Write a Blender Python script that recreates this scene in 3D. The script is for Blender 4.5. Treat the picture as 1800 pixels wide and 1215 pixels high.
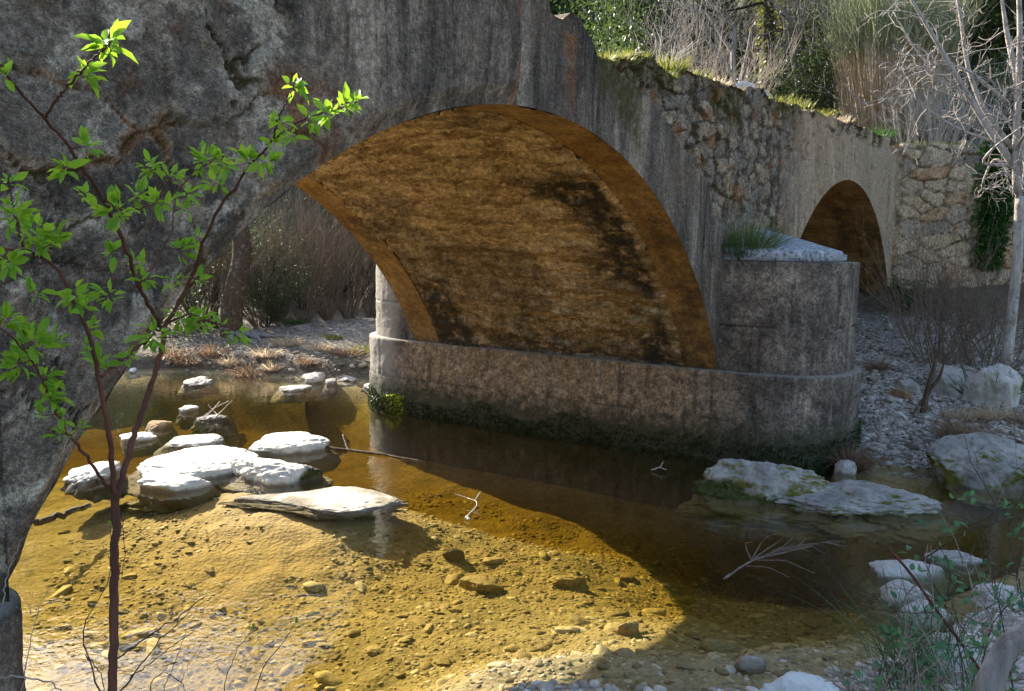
import bpy, bmesh, math, random
import numpy as np
from mathutils import Matrix, Vector

for _o in list(bpy.data.objects):
    bpy.data.objects.remove(_o)
sc = bpy.context.scene
col = sc.collection
rng = np.random.default_rng(11)
random.seed(11)
R = math.radians

# ------------------------------------------------------------------ camera
CAM = np.array([-6.01478, -3.74834, 2.6])
FPX, PITCH, YAW, ROLL = 1539.21, 0.11605, 0.98642, 0.01758
_f = np.array([math.sin(YAW) * math.cos(PITCH), math.cos(YAW) * math.cos(PITCH), -math.sin(PITCH)])
_r = np.array([math.cos(YAW), -math.sin(YAW), 0.0])
_u = np.cross(_r, _f)
CR = _r * math.cos(ROLL) + _u * math.sin(ROLL)
CU = -_r * math.sin(ROLL) + _u * math.cos(ROLL)
CF = _f
cam_d = bpy.data.cameras.new("camera")
cam_d.sensor_width = 36.0
cam_d.lens = FPX / 1800.0 * 36.0
cam_d.clip_start = 0.05
cam_d.clip_end = 2000.0
cam = bpy.data.objects.new("camera", cam_d)
col.objects.link(cam)
M = Matrix.Identity(4)
for i in range(3):
    M[i][0], M[i][1], M[i][2], M[i][3] = CR[i], CU[i], -CF[i], CAM[i]
cam.matrix_world = M
sc.camera = cam

# ------------------------------------------------------------------ sky, sun, exposure
SUNV = np.array([0.42, 1.62, 1.0])
SUNV /= np.linalg.norm(SUNV)
sun_el = math.asin(SUNV[2])
sun_az = math.atan2(SUNV[0], SUNV[1])
w = bpy.data.worlds.new("World")
sc.world = w
w.use_nodes = True
nt = w.node_tree
bg = nt.nodes["Background"]
sky = nt.nodes.new("ShaderNodeTexSky")
sky.sky_type = 'NISHITA'
sky.sun_disc = False
sky.sun_elevation = sun_el
sky.sun_rotation = sun_az
sky.air_density = 1.0
sky.dust_density = 1.8
nt.links.new(sky.outputs[0], bg.inputs[0])
bg.inputs[1].default_value = 0.135
sd = bpy.data.lights.new("sun", 'SUN')
sd.energy = 5.0
sd.angle = R(0.5)
sd.color = (1.0, 0.93, 0.80)
sun = bpy.data.objects.new("sun", sd)
col.objects.link(sun)
sun.rotation_euler = Vector(tuple(SUNV)).to_track_quat('Z', 'Y').to_euler()
sun.location = (10, 40, 30)
sc.view_settings.view_transform = 'Standard'
sc.view_settings.look = 'None'
sc.view_settings.exposure = 1.6
sc.view_settings.gamma = 1.0
sc.render.engine = 'CYCLES'
sc.cycles.max_bounces = 10
sc.cycles.diffuse_bounces = 5
sc.cycles.glossy_bounces = 3
sc.cycles.transparent_max_bounces = 12
sc.cycles.caustics_reflective = False
sc.cycles.caustics_refractive = False
sc.cycles.sample_clamp_indirect = 6.0

# ------------------------------------------------------------------ helpers: picking points of the place
def ray(px, py):
    d = CF + (px - 900.0) / FPX * CR - (py - 607.5) / FPX * CU
    return d
def at_z(px, py, z=0.0):
    d = ray(px, py)
    return CAM + d * ((z - CAM[2]) / d[2])
def at_d(px, py, dist):
    d = ray(px, py)
    return CAM + d * (dist / math.hypot(d[0], d[1]))
def at_y(px, py, y=0.0):
    d = ray(px, py)
    return CAM + d * ((y - CAM[1]) / d[1])

# ------------------------------------------------------------------ helpers: noise in numpy
def _h(ix, iy, iz, s):
    n = (ix.astype(np.int64) * 374761393 + iy.astype(np.int64) * 668265263 + iz.astype(np.int64) * 2147483647 + s * 974634777) & 0xFFFFFFFF
    n = ((n ^ (n >> 13)) * 1274126177) & 0xFFFFFFFF
    n = ((n ^ (n >> 16)) * 2246822519) & 0xFFFFFFFF
    return ((n ^ (n >> 15)) & 0xFFFFFF) / float(0xFFFFFF)
def vn(P, s=0):
    P = np.asarray(P, float)
    if P.shape[-1] == 2:
        P = np.concatenate([P, np.zeros(P.shape[:-1] + (1,))], -1)
    i = np.floor(P); f = P - i; f = f * f * f * (f * (f * 6 - 15) + 10)
    x, y, z = i[..., 0], i[..., 1], i[..., 2]
    o = 0
    for a in (0, 1):
        for b in (0, 1):
            for c in (0, 1):
                wgt = (f[..., 0] if a else 1 - f[..., 0]) * (f[..., 1] if b else 1 - f[..., 1]) * (f[..., 2] if c else 1 - f[..., 2])
                o = o + wgt * _h(x + a, y + b, z + c, s)
    return o * 2 - 1
def fbm(P, octv=4, s=0, gain=.5):
    P = np.asarray(P, float); a = 1.0; o = 0; t = 0
    for k in range(octv):
        o = o + a * vn(P * 2.03 ** k + 17.3 * k, s + k); t += a; a *= gain
    return o / t
def voro(P, s=0, jit=.85):
    P = np.asarray(P, float); i = np.floor(P); f = P - i
    F1 = np.full(P.shape[:-1], 9.0); F2 = F1.copy(); ID = np.zeros_like(F1)
    for a in (-1, 0, 1):
        for b in (-1, 0, 1):
            cx, cy = i[..., 0] + a, i[..., 1] + b
            z0 = np.zeros_like(cx)
            jx = .5 + jit * (_h(cx, cy, z0, s) - .5); jy = .5 + jit * (_h(cx, cy, z0, s + 5) - .5)
            d = np.hypot(a + jx - f[..., 0], b + jy - f[..., 1])
            idv = _h(cx, cy, z0, s + 9)
            n1 = d < F1
            F2 = np.where(n1, F1, np.minimum(F2, d)); ID = np.where(n1, idv, ID); F1 = np.where(n1, d, F1)
    return F1, F2, ID
def sst(a, b, x):
    t = np.clip((x - a) / (b - a), 0, 1)
    return t * t * (3 - 2 * t)

# ------------------------------------------------------------------ helpers: objects and meshes
def tag(o, label=None, cat=None, group=None, kind=None):
    if label: o["label"] = label
    if cat: o["category"] = cat
    if group: o["group"] = group
    if kind: o["kind"] = kind
    return o
def empty(name, loc, label, cat, group=None):
    o = bpy.data.objects.new(name, None)
    o.location = tuple(float(v) for v in loc)
    o.empty_display_size = .1
    col.objects.link(o)
    return tag(o, label, cat, group)
class MB:
    """collects verts and faces (tri / quad blocks) plus one value per vertex"""
    def __init__(s): s.v = []; s.f = []; s.a = []; s.n = 0
    def add(s, v, f, tone=0.5):
        v = np.asarray(v, float).reshape(-1, 3); f = np.asarray(f, int)
        if len(v) == 0 or len(f) == 0: return
        s.v.append(v); s.f.append(f + s.n); s.n += len(v)
        t = np.asarray(tone, float)
        s.a.append(np.full(len(v), float(t)) if t.ndim == 0 else t)
    def build(s, name, m, parent=None, smooth=True, loc=None, attrs=None):
        v = np.concatenate(s.v)
        a = {"tone": np.concatenate(s.a)}
        if attrs: a.update(attrs)
        return obj(name, v, s.f, m, parent, smooth, loc, a)
def obj(name, v, faces, m, parent=None, smooth=True, loc=None, attrs=None):
    v = np.asarray(v, float).reshape(-1, 3)
    if isinstance(faces, np.ndarray): faces = [faces]
    if parent is not None and loc is None:
        loc = parent.location
        p = parent
        while p.parent is not None:
            p = p.parent; loc = loc + p.location
        o_loc = (0, 0, 0)
    elif loc is not None:
        o_loc = loc
    else:
        loc = o_loc = (0, 0, 0)
    v = v - np.array(loc, float)
    me = bpy.data.meshes.new(name)
    me.vertices.add(len(v)); me.vertices.foreach_set("co", v.astype(np.float32).ravel())
    lv = np.concatenate([f.ravel() for f in faces]); tot = np.concatenate([np.full(len(f), f.shape[1]) for f in faces])
    st = np.concatenate([[0], np.cumsum(tot)[:-1]])
    me.loops.add(len(lv)); me.loops.foreach_set("vertex_index", lv.astype(np.int32))
    me.polygons.add(len(tot)); me.polygons.foreach_set("loop_start", st.astype(np.int32)); me.polygons.foreach_set("loop_total", tot.astype(np.int32))
    me.polygons.foreach_set("use_smooth", np.full(len(tot), smooth, bool))
    if attrs:
        for k, val in attrs.items():
            at = me.attributes.new(k, 'FLOAT', 'POINT'); at.data.foreach_set("value", np.asarray(val, np.float32).ravel())
    me.update(calc_edges=True)
    me.materials.append(m)
    o = bpy.data.objects.new(name, me)
    o.location = tuple(float(x) for x in o_loc)
    col.objects.link(o)
    if parent is not None: o.parent = parent
    return o
def grid_faces(n, m, closed=False):
    i = np.arange(n - 1)[:, None]; j = np.arange(m if closed else m - 1)[None, :]
    j2 = (j + 1) % m
    return np.stack([i * m + j, i * m + j2, (i + 1) * m + j2, (i + 1) * m + j], -1).reshape(-1, 4)
def copy_tree(o, parent=None):
    c = o.copy(); col.objects.link(c); c.parent = parent
    for ch in o.children: copy_tree(ch, c)
    return c
def tube(mb, pts, rad, sides=5, tone=.5, cap=True):
    P = np.asarray(pts, float); n = len(P)
    if n < 2: return
    rad = np.broadcast_to(np.asarray(rad, float), (n,))
    T = np.gradient(P, axis=0); T /= np.linalg.norm(T, axis=1)[:, None] + 1e-9
    ref = np.array([0, 0, 1.0]) if abs(T[0, 2]) < .9 else np.array([1.0, 0, 0])
    A = np.cross(T, ref); A /= np.linalg.norm(A, axis=1)[:, None] + 1e-9
    B = np.cross(T, A)
    an = np.arange(sides) / sides * 2 * np.pi
    V = P[:, None] + rad[:, None, None] * (np.cos(an)[None, :, None] * A[:, None] + np.sin(an)[None, :, None] * B[:, None])
    mb.add(V.reshape(-1, 3), grid_faces(n, sides, True), tone)
    if cap and sides > 3:
        c = np.arange(sides); base = mb.n - n * sides
        for o_, rev in ((0, True), ((n - 1) * sides, False)):
            f = (c + o_)[None, :]
            mb.f.append((f[:, ::-1] if rev else f) + base)
def smooth_line(pts, n):
    P = np.asarray(pts, float)
    d = np.concatenate([[0], np.cumsum(np.linalg.norm(np.diff(P, axis=0), axis=1))])
    t = np.linspace(0, d[-1], n)
    Q = np.stack([np.interp(t, d, P[:, k]) for k in range(P.shape[1])], -1)
    for _ in range(2):
        Q[1:-1] = .25 * Q[:-2] + .5 * Q[1:-1] + .25 * Q[2:]
    return Q
def unit(v):
    v = np.asarray(v, float); return v / (np.linalg.norm(v, axis=-1, keepdims=True) + 1e-9)
LEAF_V = np.array([(0, 0, 0), (.28, .36, .10), (.62, .34, .08), (1, 0, -.10), (.62, -.34, .08), (.28, -.36, .10), (.3, 0, 0), (.64, 0, -.03)])
LEAF_F = np.array([(0, 6, 1), (6, 2, 1), (6, 7, 2), (7, 3, 2), (0, 5, 6), (5, 4, 6), (6, 4, 7), (7, 4, 3)])
CARD_V = np.array([(0, 0, 0), (.45, .32, .06), (1, 0, -.06), (.45, -.32, .06)])
CARD_F = np.array([(0, 1, 2), (0, 2, 3)])
def leaves(mb, C, D, L, W, tone, full=False):
    C = np.asarray(C, float); n = len(C)
    if n == 0: return
    D = unit(D); N = unit(rng.normal(size=(n, 3)) * .6 + np.array([0, 0, 1.0])); S = unit(np.cross(N, D)); N = np.cross(D, S)
    TV, TF = (LEAF_V, LEAF_F) if full else (CARD_V, CARD_F)
    L = np.broadcast_to(np.asarray(L, float), (n,)); W = np.broadcast_to(np.asarray(W, float), (n,))
    V = C[:, None] + TV[None, :, :1] * (D * L[:, None])[:, None] + TV[None, :, 1:2] * (S * W[:, None])[:, None] + TV[None, :, 2:] * (N * L[:, None])[:, None]
    F = TF[None] + (np.arange(n) * len(TV))[:, None, None]
    mb.add(V.reshape(-1, 3), F.reshape(-1, 3), np.repeat(np.broadcast_to(tone, (n,)), len(TV)))
def blades(mb, B, D, L, wid, bend, tone, seg=4):
    """grass blades: base points, directions, lengths; they droop by `bend`"""
    n = len(B); D = unit(D); L = np.broadcast_to(np.asarray(L, float), (n,)); t = np.linspace(0, 1, seg + 1)
    wid = np.broadcast_to(np.asarray(wid, float), (n,)); bend = np.broadcast_to(np.asarray(bend, float), (n,))
    P = B[:, None] + D[:, None] * (L[:, None] * t)[..., None]
    P[..., 2] -= (bend * L)[:, None] * t ** 2.2
    S = unit(np.cross(D, rng.normal(size=(n, 3))))
    wd = wid[:, None] * (1 - t * .92)
    V = np.stack([P - S[:, None] * wd[..., None], P + S[:, None] * wd[..., None]], 2).reshape(n, -1, 3)
    k = np.arange(seg) * 2
    F = np.stack([k, k + 1, k + 3, k + 2], -1)[None] + (np.arange(n) * (seg + 1) * 2)[:, None, None]
    mb.add(V.reshape(-1, 3), F.reshape(-1, 4), np.repeat(np.broadcast_to(tone, (n,)), (seg + 1) * 2))
def ico(sub):
    t = (1 + 5 ** .5) / 2
    v = [(-1, t, 0), (1, t, 0), (-1, -t, 0), (1, -t, 0), (0, -1, t), (0, 1, t), (0, -1, -t), (0, 1, -t), (t, 0, -1), (t, 0, 1), (-t, 0, -1), (-t, 0, 1)]
    f = [(0, 11, 5), (0, 5, 1), (0, 1, 7), (0, 7, 10), (0, 10, 11), (1, 5, 9), (5, 11, 4), (11, 10, 2), (10, 7, 6), (7, 1, 8), (3, 9, 4), (3, 4, 2), (3, 2, 6), (3, 6, 8), (3, 8, 9), (4, 9, 5), (2, 4, 11), (6, 2, 10), (8, 6, 7), (9, 8, 1)]
    v = [np.array(p, float) / np.linalg.norm(p) for p in v]
    for _ in range(sub):
        c = {}; nf = []
        def mid(a, b):
            k = (min(a, b), max(a, b))
            if k not in c:
                p = v[a] + v[b]; v.append(p / np.linalg.norm(p)); c[k] = len(v) - 1
            return c[k]
        for a, b, d in f:
            ab, bd, da = mid(a, b), mid(b, d), mid(d, a)
            nf += [(a, ab, da), (b, bd, ab), (d, da, bd), (ab, bd, da)]
        f = nf
    return np.array(v), np.array(f)
ICO = {k: ico(k) for k in (1, 2, 3, 4, 5)}

# ------------------------------------------------------------------ helpers: materials
class N:
    def __init__(s, name):
        s.m = bpy.data.materials.new(name); s.m.use_nodes = True; s.t = s.m.node_tree; s.t.nodes.clear()
        s.out = s.t.nodes.new("ShaderNodeOutputMaterial"); s.geo = None
    def put(s, sock, v):
        if hasattr(v, "is_output"): s.t.links.new(v, sock)
        elif isinstance(v, (tuple, list)): sock.default_value = tuple(v) + ((1.0,) if len(v) == 3 and len(sock.default_value) == 4 else ())
        else: sock.default_value = v
    def new(s, ty, **kw):
        n = s.t.nodes.new(ty)
        for k, v in kw.items(): setattr(n, k, v)
        return n
    def pos(s):
        if s.geo is None: s.geo = s.new("ShaderNodeNewGeometry")
        return s.geo.outputs["Position"]
    def xyz(s, v=None):
        n = s.new("ShaderNodeSeparateXYZ"); s.put(n.inputs[0], v or s.pos()); return n.outputs
    def scaled(s, sc3, v=None):
        n = s.new("ShaderNodeMapping"); s.put(n.inputs["Vector"], v or s.pos()); n.inputs["Scale"].default_value = sc3; return n.outputs[0]
    def noise(s, scale, detail=5, rough=.55, v=None, dist=0.0):
        n = s.new("ShaderNodeTexNoise"); s.put(n.inputs["Vector"], v or s.pos()); n.inputs["Scale"].default_value = scale
        n.inputs["Detail"].default_value = detail; n.inputs["Roughness"].default_value = rough; n.inputs["Distortion"].default_value = dist
        return n.outputs[0]
    def vor(s, scale, v=None, feat='F1', out=0):
        n = s.new("ShaderNodeTexVoronoi", feature=feat); s.put(n.inputs["Vector"], v or s.pos()); n.inputs["Scale"].default_value = scale
        return n.outputs[out]
    def attr(s, name):
        n = s.new("ShaderNodeAttribute"); n.attribute_name = name; return n.outputs["Fac"]
    def math(s, op, a, b=0.0, clamp=False):
        n = s.new("ShaderNodeMath", operation=op, use_clamp=clamp); s.put(n.inputs[0], a); s.put(n.inputs[1], b); return n.outputs[0]
    def rng(s, x, a, b, c=0.0, d=1.0):
        n = s.new("ShaderNodeMapRange", clamp=True); s.put(n.inputs[0], x)
        for k, v in zip((1, 2, 3, 4), (a, b, c, d)): n.inputs[k].default_value = v
        return n.outputs[0]
    def ramp(s, x, stops, interp='LINEAR'):
        n = s.new("ShaderNodeValToRGB"); s.put(n.inputs[0], x); e = n.color_ramp.elements; n.color_ramp.interpolation = interp
        while len(e) < len(stops): e.new(.5)
        for el, (p, c) in zip(e, stops): el.position = p; el.color = tuple(c) + (1.0,)
        return n.outputs[0]
    def mix(s, f, a, b, mode='MIX'):
        n = s.new("ShaderNodeMix", data_type='RGBA', blend_type=mode); s.put(n.inputs[0], f); s.put(n.inputs[6], a); s.put(n.inputs[7], b); return n.outputs[2]
    def vary(s, c, fac, lo, hi, a=.36, b=.64):
        m = s.rng(fac, a, b, lo, hi); n = s.new("ShaderNodeVectorMath", operation='SCALE'); s.put(n.inputs[0], c); s.put(n.inputs["Scale"], m); return n.outputs[0]
    def bump(s, h, strength=.5, dist=.02, nrm=None):
        n = s.new("ShaderNodeBump"); s.put(n.inputs["Height"], h); n.inputs["Strength"].default_value = strength; n.inputs["Distance"].default_value = dist
        if nrm is not None: s.put(n.inputs["Normal"], nrm)
        return n.outputs[0]
    def prin(s, colr, rough=.9, nrm=None, spec=.3):
        n = s.new("ShaderNodeBsdfPrincipled"); s.put(n.inputs["Base Color"], colr); s.put(n.inputs["Roughness"], rough)
        s.put(n.inputs["Specular IOR Level"], spec)
        if nrm is not None: s.put(n.inputs["Normal"], nrm)
        return n.outputs[0]
    def end(s, sh):
        s.t.links.new(sh, s.out.inputs[0]); return s.m

def m_facade():
    n = N("weathered_render")
    rub, tone, mort, moss, rust = (n.attr(a) for a in ("rub", "tone", "mort", "moss", "rust"))
    streak = n.noise(1.0, 6, .62, n.scaled((2.6, 2.6, .42)), .7)
    streak2 = n.noise(1.0, 5, .65, n.scaled((7, 7, 1.0)), .6)
    streak3 = n.noise(1.0, 4, .6, n.scaled((20, 20, 2.6)), .5)
    big = n.noise(.8, 5, .6); vis = n.rng(n.noise(.9, 4, .6, n.scaled((1, 1, .6))), .40, .62, .15, 1.0)
    fine = n.noise(38, 4, .7)
    grit = n.noise(120, 3, .7)
    pl = n.ramp(streak, [(.32, (.040, .032, .027)), (.44, (.125, .104, .087)), (.54, (.215, .180, .150)), (.66, (.48, .41, .335))])
    pl = n.mix(n.math('MULTIPLY', n.rng(streak2, .52, .68, 0, .75), vis), pl, (.40, .345, .29))
    pl = n.mix(n.math('MULTIPLY', n.rng(streak2, .47, .32, 0, .85), vis), pl, (.030, .025, .023))
    pl = n.mix(n.rng(streak3, .54, .70, 0, .5), pl, (.30, .26, .22))
    pl = n.mix(n.rng(streak3, .46, .34, 0, .5), pl, (.045, .037, .033))
    pl = n.mix(n.rng(big, .50, .70, 0, .6), pl, (.22, .155, .11))
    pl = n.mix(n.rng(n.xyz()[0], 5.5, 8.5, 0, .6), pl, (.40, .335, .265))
    pl = n.mix(n.rng(n.noise(3.2, 6, .7), .54, .66, 0, .7), pl, (.052, .042, .037))
    ru = n.ramp(tone, [(0, (.10, .082, .070)), (.25, (.17, .142, .118)), (.48, (.25, .21, .172)), (.60, (.27, .235, .195)), (.72, (.17, .165, .17)), (.85, (.37, .32, .255)), (1, (.31, .22, .135))])
    ru = n.mix(n.rng(n.noise(7, 6, .68), .48, .68, 0, .5), ru, (.40, .35, .285))
    ru = n.mix(n.math('MULTIPLY', n.rng(n.noise(2.6, 6, .66), .50, .64, 0, .85), n.rng(tone, .75, .40, .25, 1.0)), ru, (.045, .038, .034))
    ru = n.mix(n.rng(n.noise(4.3, 6, .66), .56, .66, 0, .6), ru, (.15, .085, .045))
    ru = n.mix(mort, ru, n.mix(n.noise(5, 4), (.035, .028, .02), (.15, .12, .085)))
    ru = n.mix(n.math('MULTIPLY', n.attr('band'), n.rng(n.noise(3.7, 6, .68), .40, .56)), ru, n.ramp(n.noise(8, 5, .7), [(.3, (.22, .165, .11)), (.5, (.44, .375, .30)), (.72, (.56, .51, .44))]))
    ru = n.mix(n.math('MULTIPLY', mort, n.attr('old')), ru, (.032, .024, .017))
    c = n.mix(rub, pl, ru)
    patch = n.rng(n.noise(2.3, 6, .64, dist=.5), .56, .61)
    c = n.mix(n.math('MULTIPLY', patch, n.attr("old")), c, (.52, .47, .40))
    c = n.mix(n.math('MULTIPLY', rust, n.rng(n.noise(5, 4), .3, .6)), c, (.26, .115, .045))
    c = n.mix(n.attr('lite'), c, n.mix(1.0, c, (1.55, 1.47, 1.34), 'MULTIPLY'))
    c = n.vary(c, n.noise(13, 5, .7), .70, 1.22); c = n.vary(c, fine, .55, 1.38); c = n.vary(c, grit, .62, 1.38); c = n.mix(1.0, c, (1.10, 1.0, .88), 'MULTIPLY')
    c = n.mix(n.rng(n.noise(55, 2, .6), .67, .72, 0, .75), c, (.46, .44, .41))
    c = n.mix(n.math('MULTIPLY', moss, n.rng(n.noise(14, 4), .3, .55)), c, (.085, .065, .012))
    c = n.mix(n.attr('seam'), c, (.022, .018, .015))
    h = n.math('ADD', n.math('MULTIPLY', fine, 1.0), n.math('MULTIPLY', grit, .6))
    h = n.math('ADD', h, n.math('MULTIPLY', n.noise(9, 6, .68), n.math('ADD', n.math('MULTIPLY', rub, 2.2), .8)))
    return n.end(n.prin(c, .92, n.bump(h, .9, .034)))
def m_soffit(base=None, ring=False):
    n = N("ring_stone" if ring else "barrel_stone")
    stain = n.attr("stain"); tone = n.attr("tone"); mort = n.attr("mort")
    f = n.noise(11, 6, .68); g = n.noise(2.2, 5, .6); h2 = n.noise(1.0, 5, .65, n.scaled((4.5, 1.3, 4.5)))
    if ring:
        c = n.ramp(g, [(.34, (.13, .070, .022)), (.48, (.24, .135, .042)), (.6, (.33, .20, .075)), (.72, (.42, .28, .13))])
        c = n.mix(n.rng(n.noise(5, 6, .68), .48, .68, 0, .7), c, (.12, .055, .012))
        c = n.mix(n.math('MULTIPLY', mort, .6), c, (.075, .04, .016)); c = n.mix(n.rng(tone, 0, 1, 0, .45), c, (.30, .19, .085)); c = n.mix(n.rng(n.noise(9, 6, .7), .52, .66, 0, .6), c, (.085, .045, .015)); c = n.mix(n.rng(n.noise(14, 5, .7), .60, .70, 0, .5), c, (.40, .29, .16))
    else:
        c = n.ramp(tone, [(0, (.29, .195, .11)), (.4, (.43, .31, .185)), (.7, (.54, .41, .27)), (1, (.40, .255, .14))])
        c = n.mix(n.rng(h2, .48, .66, 0, .7), c, (.64, .50, .33))
        c = n.mix(n.rng(h2, .47, .30, 0, .7), c, (.17, .085, .025))
        c = n.mix(n.rng(g, .54, .68, 0, .45), c, (.27, .20, .055))
        c = n.mix(n.math('MULTIPLY', mort, .35), c, (.13, .07, .025))
        rg = n.noise(1.0, 6, .7, n.scaled((9, 3.0, 9)), .4)
        c = n.mix(n.rng(rg, .50, .36, 0, .8), c, (.115, .066, .025))
        c = n.mix(n.rng(rg, .53, .68, 0, .65), c, (.68, .54, .37))
        lowz = n.rng(n.xyz()[2], 2.9, 1.4)
        c = n.mix(n.math('MULTIPLY', lowz, n.rng(n.noise(3.3, 6, .7), .40, .62, 0, .75)), c, (.16, .105, .022))
        c = n.mix(n.math('MULTIPLY', lowz, n.rng(n.noise(6.5, 6, .7), .50, .64, 0, .8)), c, (.055, .035, .012))
    c = n.mix(n.rng(f, .52, .72, 0, .6), c, (.13, .07, .02))
    c = n.mix(n.math('MULTIPLY', stain, n.rng(n.noise(5.5, 6, .72), .34, .52, .0, .95)), c, (.026, .020, .014))
    c = n.vary(c, n.noise(18, 6, .75), .55, 1.5); c = n.vary(c, n.noise(70, 4, .7), .65, 1.4)
    hh = n.math('ADD', n.math('MULTIPLY', f, 1.3 if not ring else .8), n.math('MULTIPLY', n.noise(60, 4, .7), .3))
    return n.end(n.prin(c, .9, n.bump(hh, .9 if not ring else .6, .035)))
def m_pier(wet=True):
    n = N("pier_stone")
    x = n.xyz(); z = x[2]
    a = n.noise(1.6, 5, .6); f = n.noise(32, 5, .7); g = n.noise(7, 5, .65)
    c = n.ramp(a, [(.3, (.055, .041, .032)), (.5, (.125, .097, .075)), (.66, (.27, .21, .16))])
    c = n.mix(n.attr("warm"), c, n.ramp(g, [(.3, (.13, .085, .05)), (.5, (.24, .165, .10)), (.7, (.33, .24, .155))]))
    st = n.noise(1.0, 4, .6, n.scaled((5, 5, .5)))
    c = n.mix(n.rng(st, .54, .68, 0, .55), c, (.29, .24, .19))
    c = n.mix(n.rng(st, .43, .30, 0, .8), c, (.028, .026, .025))
    c = n.vary(c, n.noise(12, 5, .7), .6, 1.45); c = n.vary(c, f, .5, 1.5); c = n.vary(c, n.noise(110, 3, .7), .6, 1.45)
    c = n.mix(n.rng(n.noise(11, 5, .75), .66, .69), c, (.42, .38, .32))
    c = n.mix(n.attr("joint"), c, (.02, .018, .016))
    c = n.mix(n.attr("pale"), c, (.34, .31, .26))
    zz = n.math('ADD', z, n.math('MULTIPLY', n.math('SUBTRACT', g, .5), .7))
    c = n.mix(n.rng(zz, .62, .30, 0, .85), c, (.035, .034, .014))
    hh = n.math('ADD', n.math('MULTIPLY', f, .7), n.math('MULTIPLY', g, 1.2))
    return n.end(n.prin(c, .88, n.bump(hh, .6, .025)))
def m_cap():
    n = N("cap_stone"); g = n.noise(9, 6, .7)
    c = n.ramp(g, [(.3, (.14, .15, .17)), (.5, (.36, .37, .40)), (.7, (.52, .52, .53))])
    c = n.mix(n.rng(n.noise(26, 4, .7), .50, .62), c, (.10, .09, .075))
    return n.end(n.prin(c, .9, n.bump(n.noise(40, 5, .7), .6, .02)))
def m_rock(name, c0, c1, dirt=(.05, .045, .03), mossy=0.0, dirtamt=.5):
    n = N(name); x = n.xyz()
    oi = n.new("ShaderNodeObjectInfo")
    g = n.noise(3.2, 7, .68); f = n.noise(22, 5, .7); vv = n.noise(9, 6, .72)
    c = n.mix(n.rng(g, .34, .66), c0, c1)
    c = n.mix(n.rng(vv, .56, .70, 0, dirtamt), c, dirt)
    c = n.mix(n.rng(f, .60, .74, 0, .55), c, dirt)
    if mossy:
        nz = n.new("ShaderNodeNewGeometry"); up = n.xyz(nz.outputs["Normal"])[2]
        mk = n.math('MULTIPLY', n.rng(n.noise(3.4, 5, .65), .44, .56), n.rng(up, .80, .45, .12, 1.0))
        c = n.mix(n.math('MULTIPLY', mk, mossy), c, n.mix(n.noise(30, 3), (.06, .07, .012), (.20, .17, .02)))
    mo = n.rng(n.math('ADD', n.attr('mo'), n.math('MULTIPLY', n.math('SUBTRACT', n.noise(5, 5, .68), .5), 1.6)), .35, .6)
    c = n.mix(mo, c, n.ramp(n.noise(24, 4, .7), [(.35, (.018, .020, .007)), (.6, (.065, .075, .014)), (.75, (.17, .15, .025))]))
    pit = n.rng(n.vor(14, n.pos()), .10, .24, 1, 0); pit = n.math('MULTIPLY', pit, n.rng(n.noise(2.7, 4), .45, .6)); c = n.mix(n.math('MULTIPLY', pit, .55), c, dirt)
    wetz = n.math('ADD', x[2], n.math('MULTIPLY', n.math('SUBTRACT', g, .5), .10))
    c = n.mix(n.rng(wetz, .05, .012, 0, .8), c, (.15, .115, .06)); c = n.mix(n.rng(x[2], .004, -.03, 0, .9), c, (.17, .13, .055))
    hsv = n.new("ShaderNodeHueSaturation"); n.put(hsv.inputs["Color"], c)
    n.put(hsv.inputs["Value"], n.rng(oi.outputs["Random"], 0, 1, .82, 1.1))
    hh = n.math('ADD', n.math('MULTIPLY', vv, 1.4), n.math('MULTIPLY', f, .5))
    return n.end(n.prin(hsv.outputs[0], .88, n.bump(hh, .6, .03)))
def m_pebble(name, stops, rough=.7):
    n = N(name)
    c = n.ramp(n.attr("tone"), stops)
    oi = n.new("ShaderNodeObjectInfo")
    c = n.mix(n.rng(n.noise(30, 5, .7), .45, .68, 0, .5), c, (.10, .065, .015))
    hsv = n.new("ShaderNodeHueSaturation"); n.put(hsv.inputs["Color"], c); n.put(hsv.inputs["Value"], n.rng(oi.outputs["Random"], 0, 1, .75, 1.2))
    return n.end(n.prin(hsv.outputs[0], rough, n.bump(n.noise(45, 4), .4, .01)))
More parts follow.
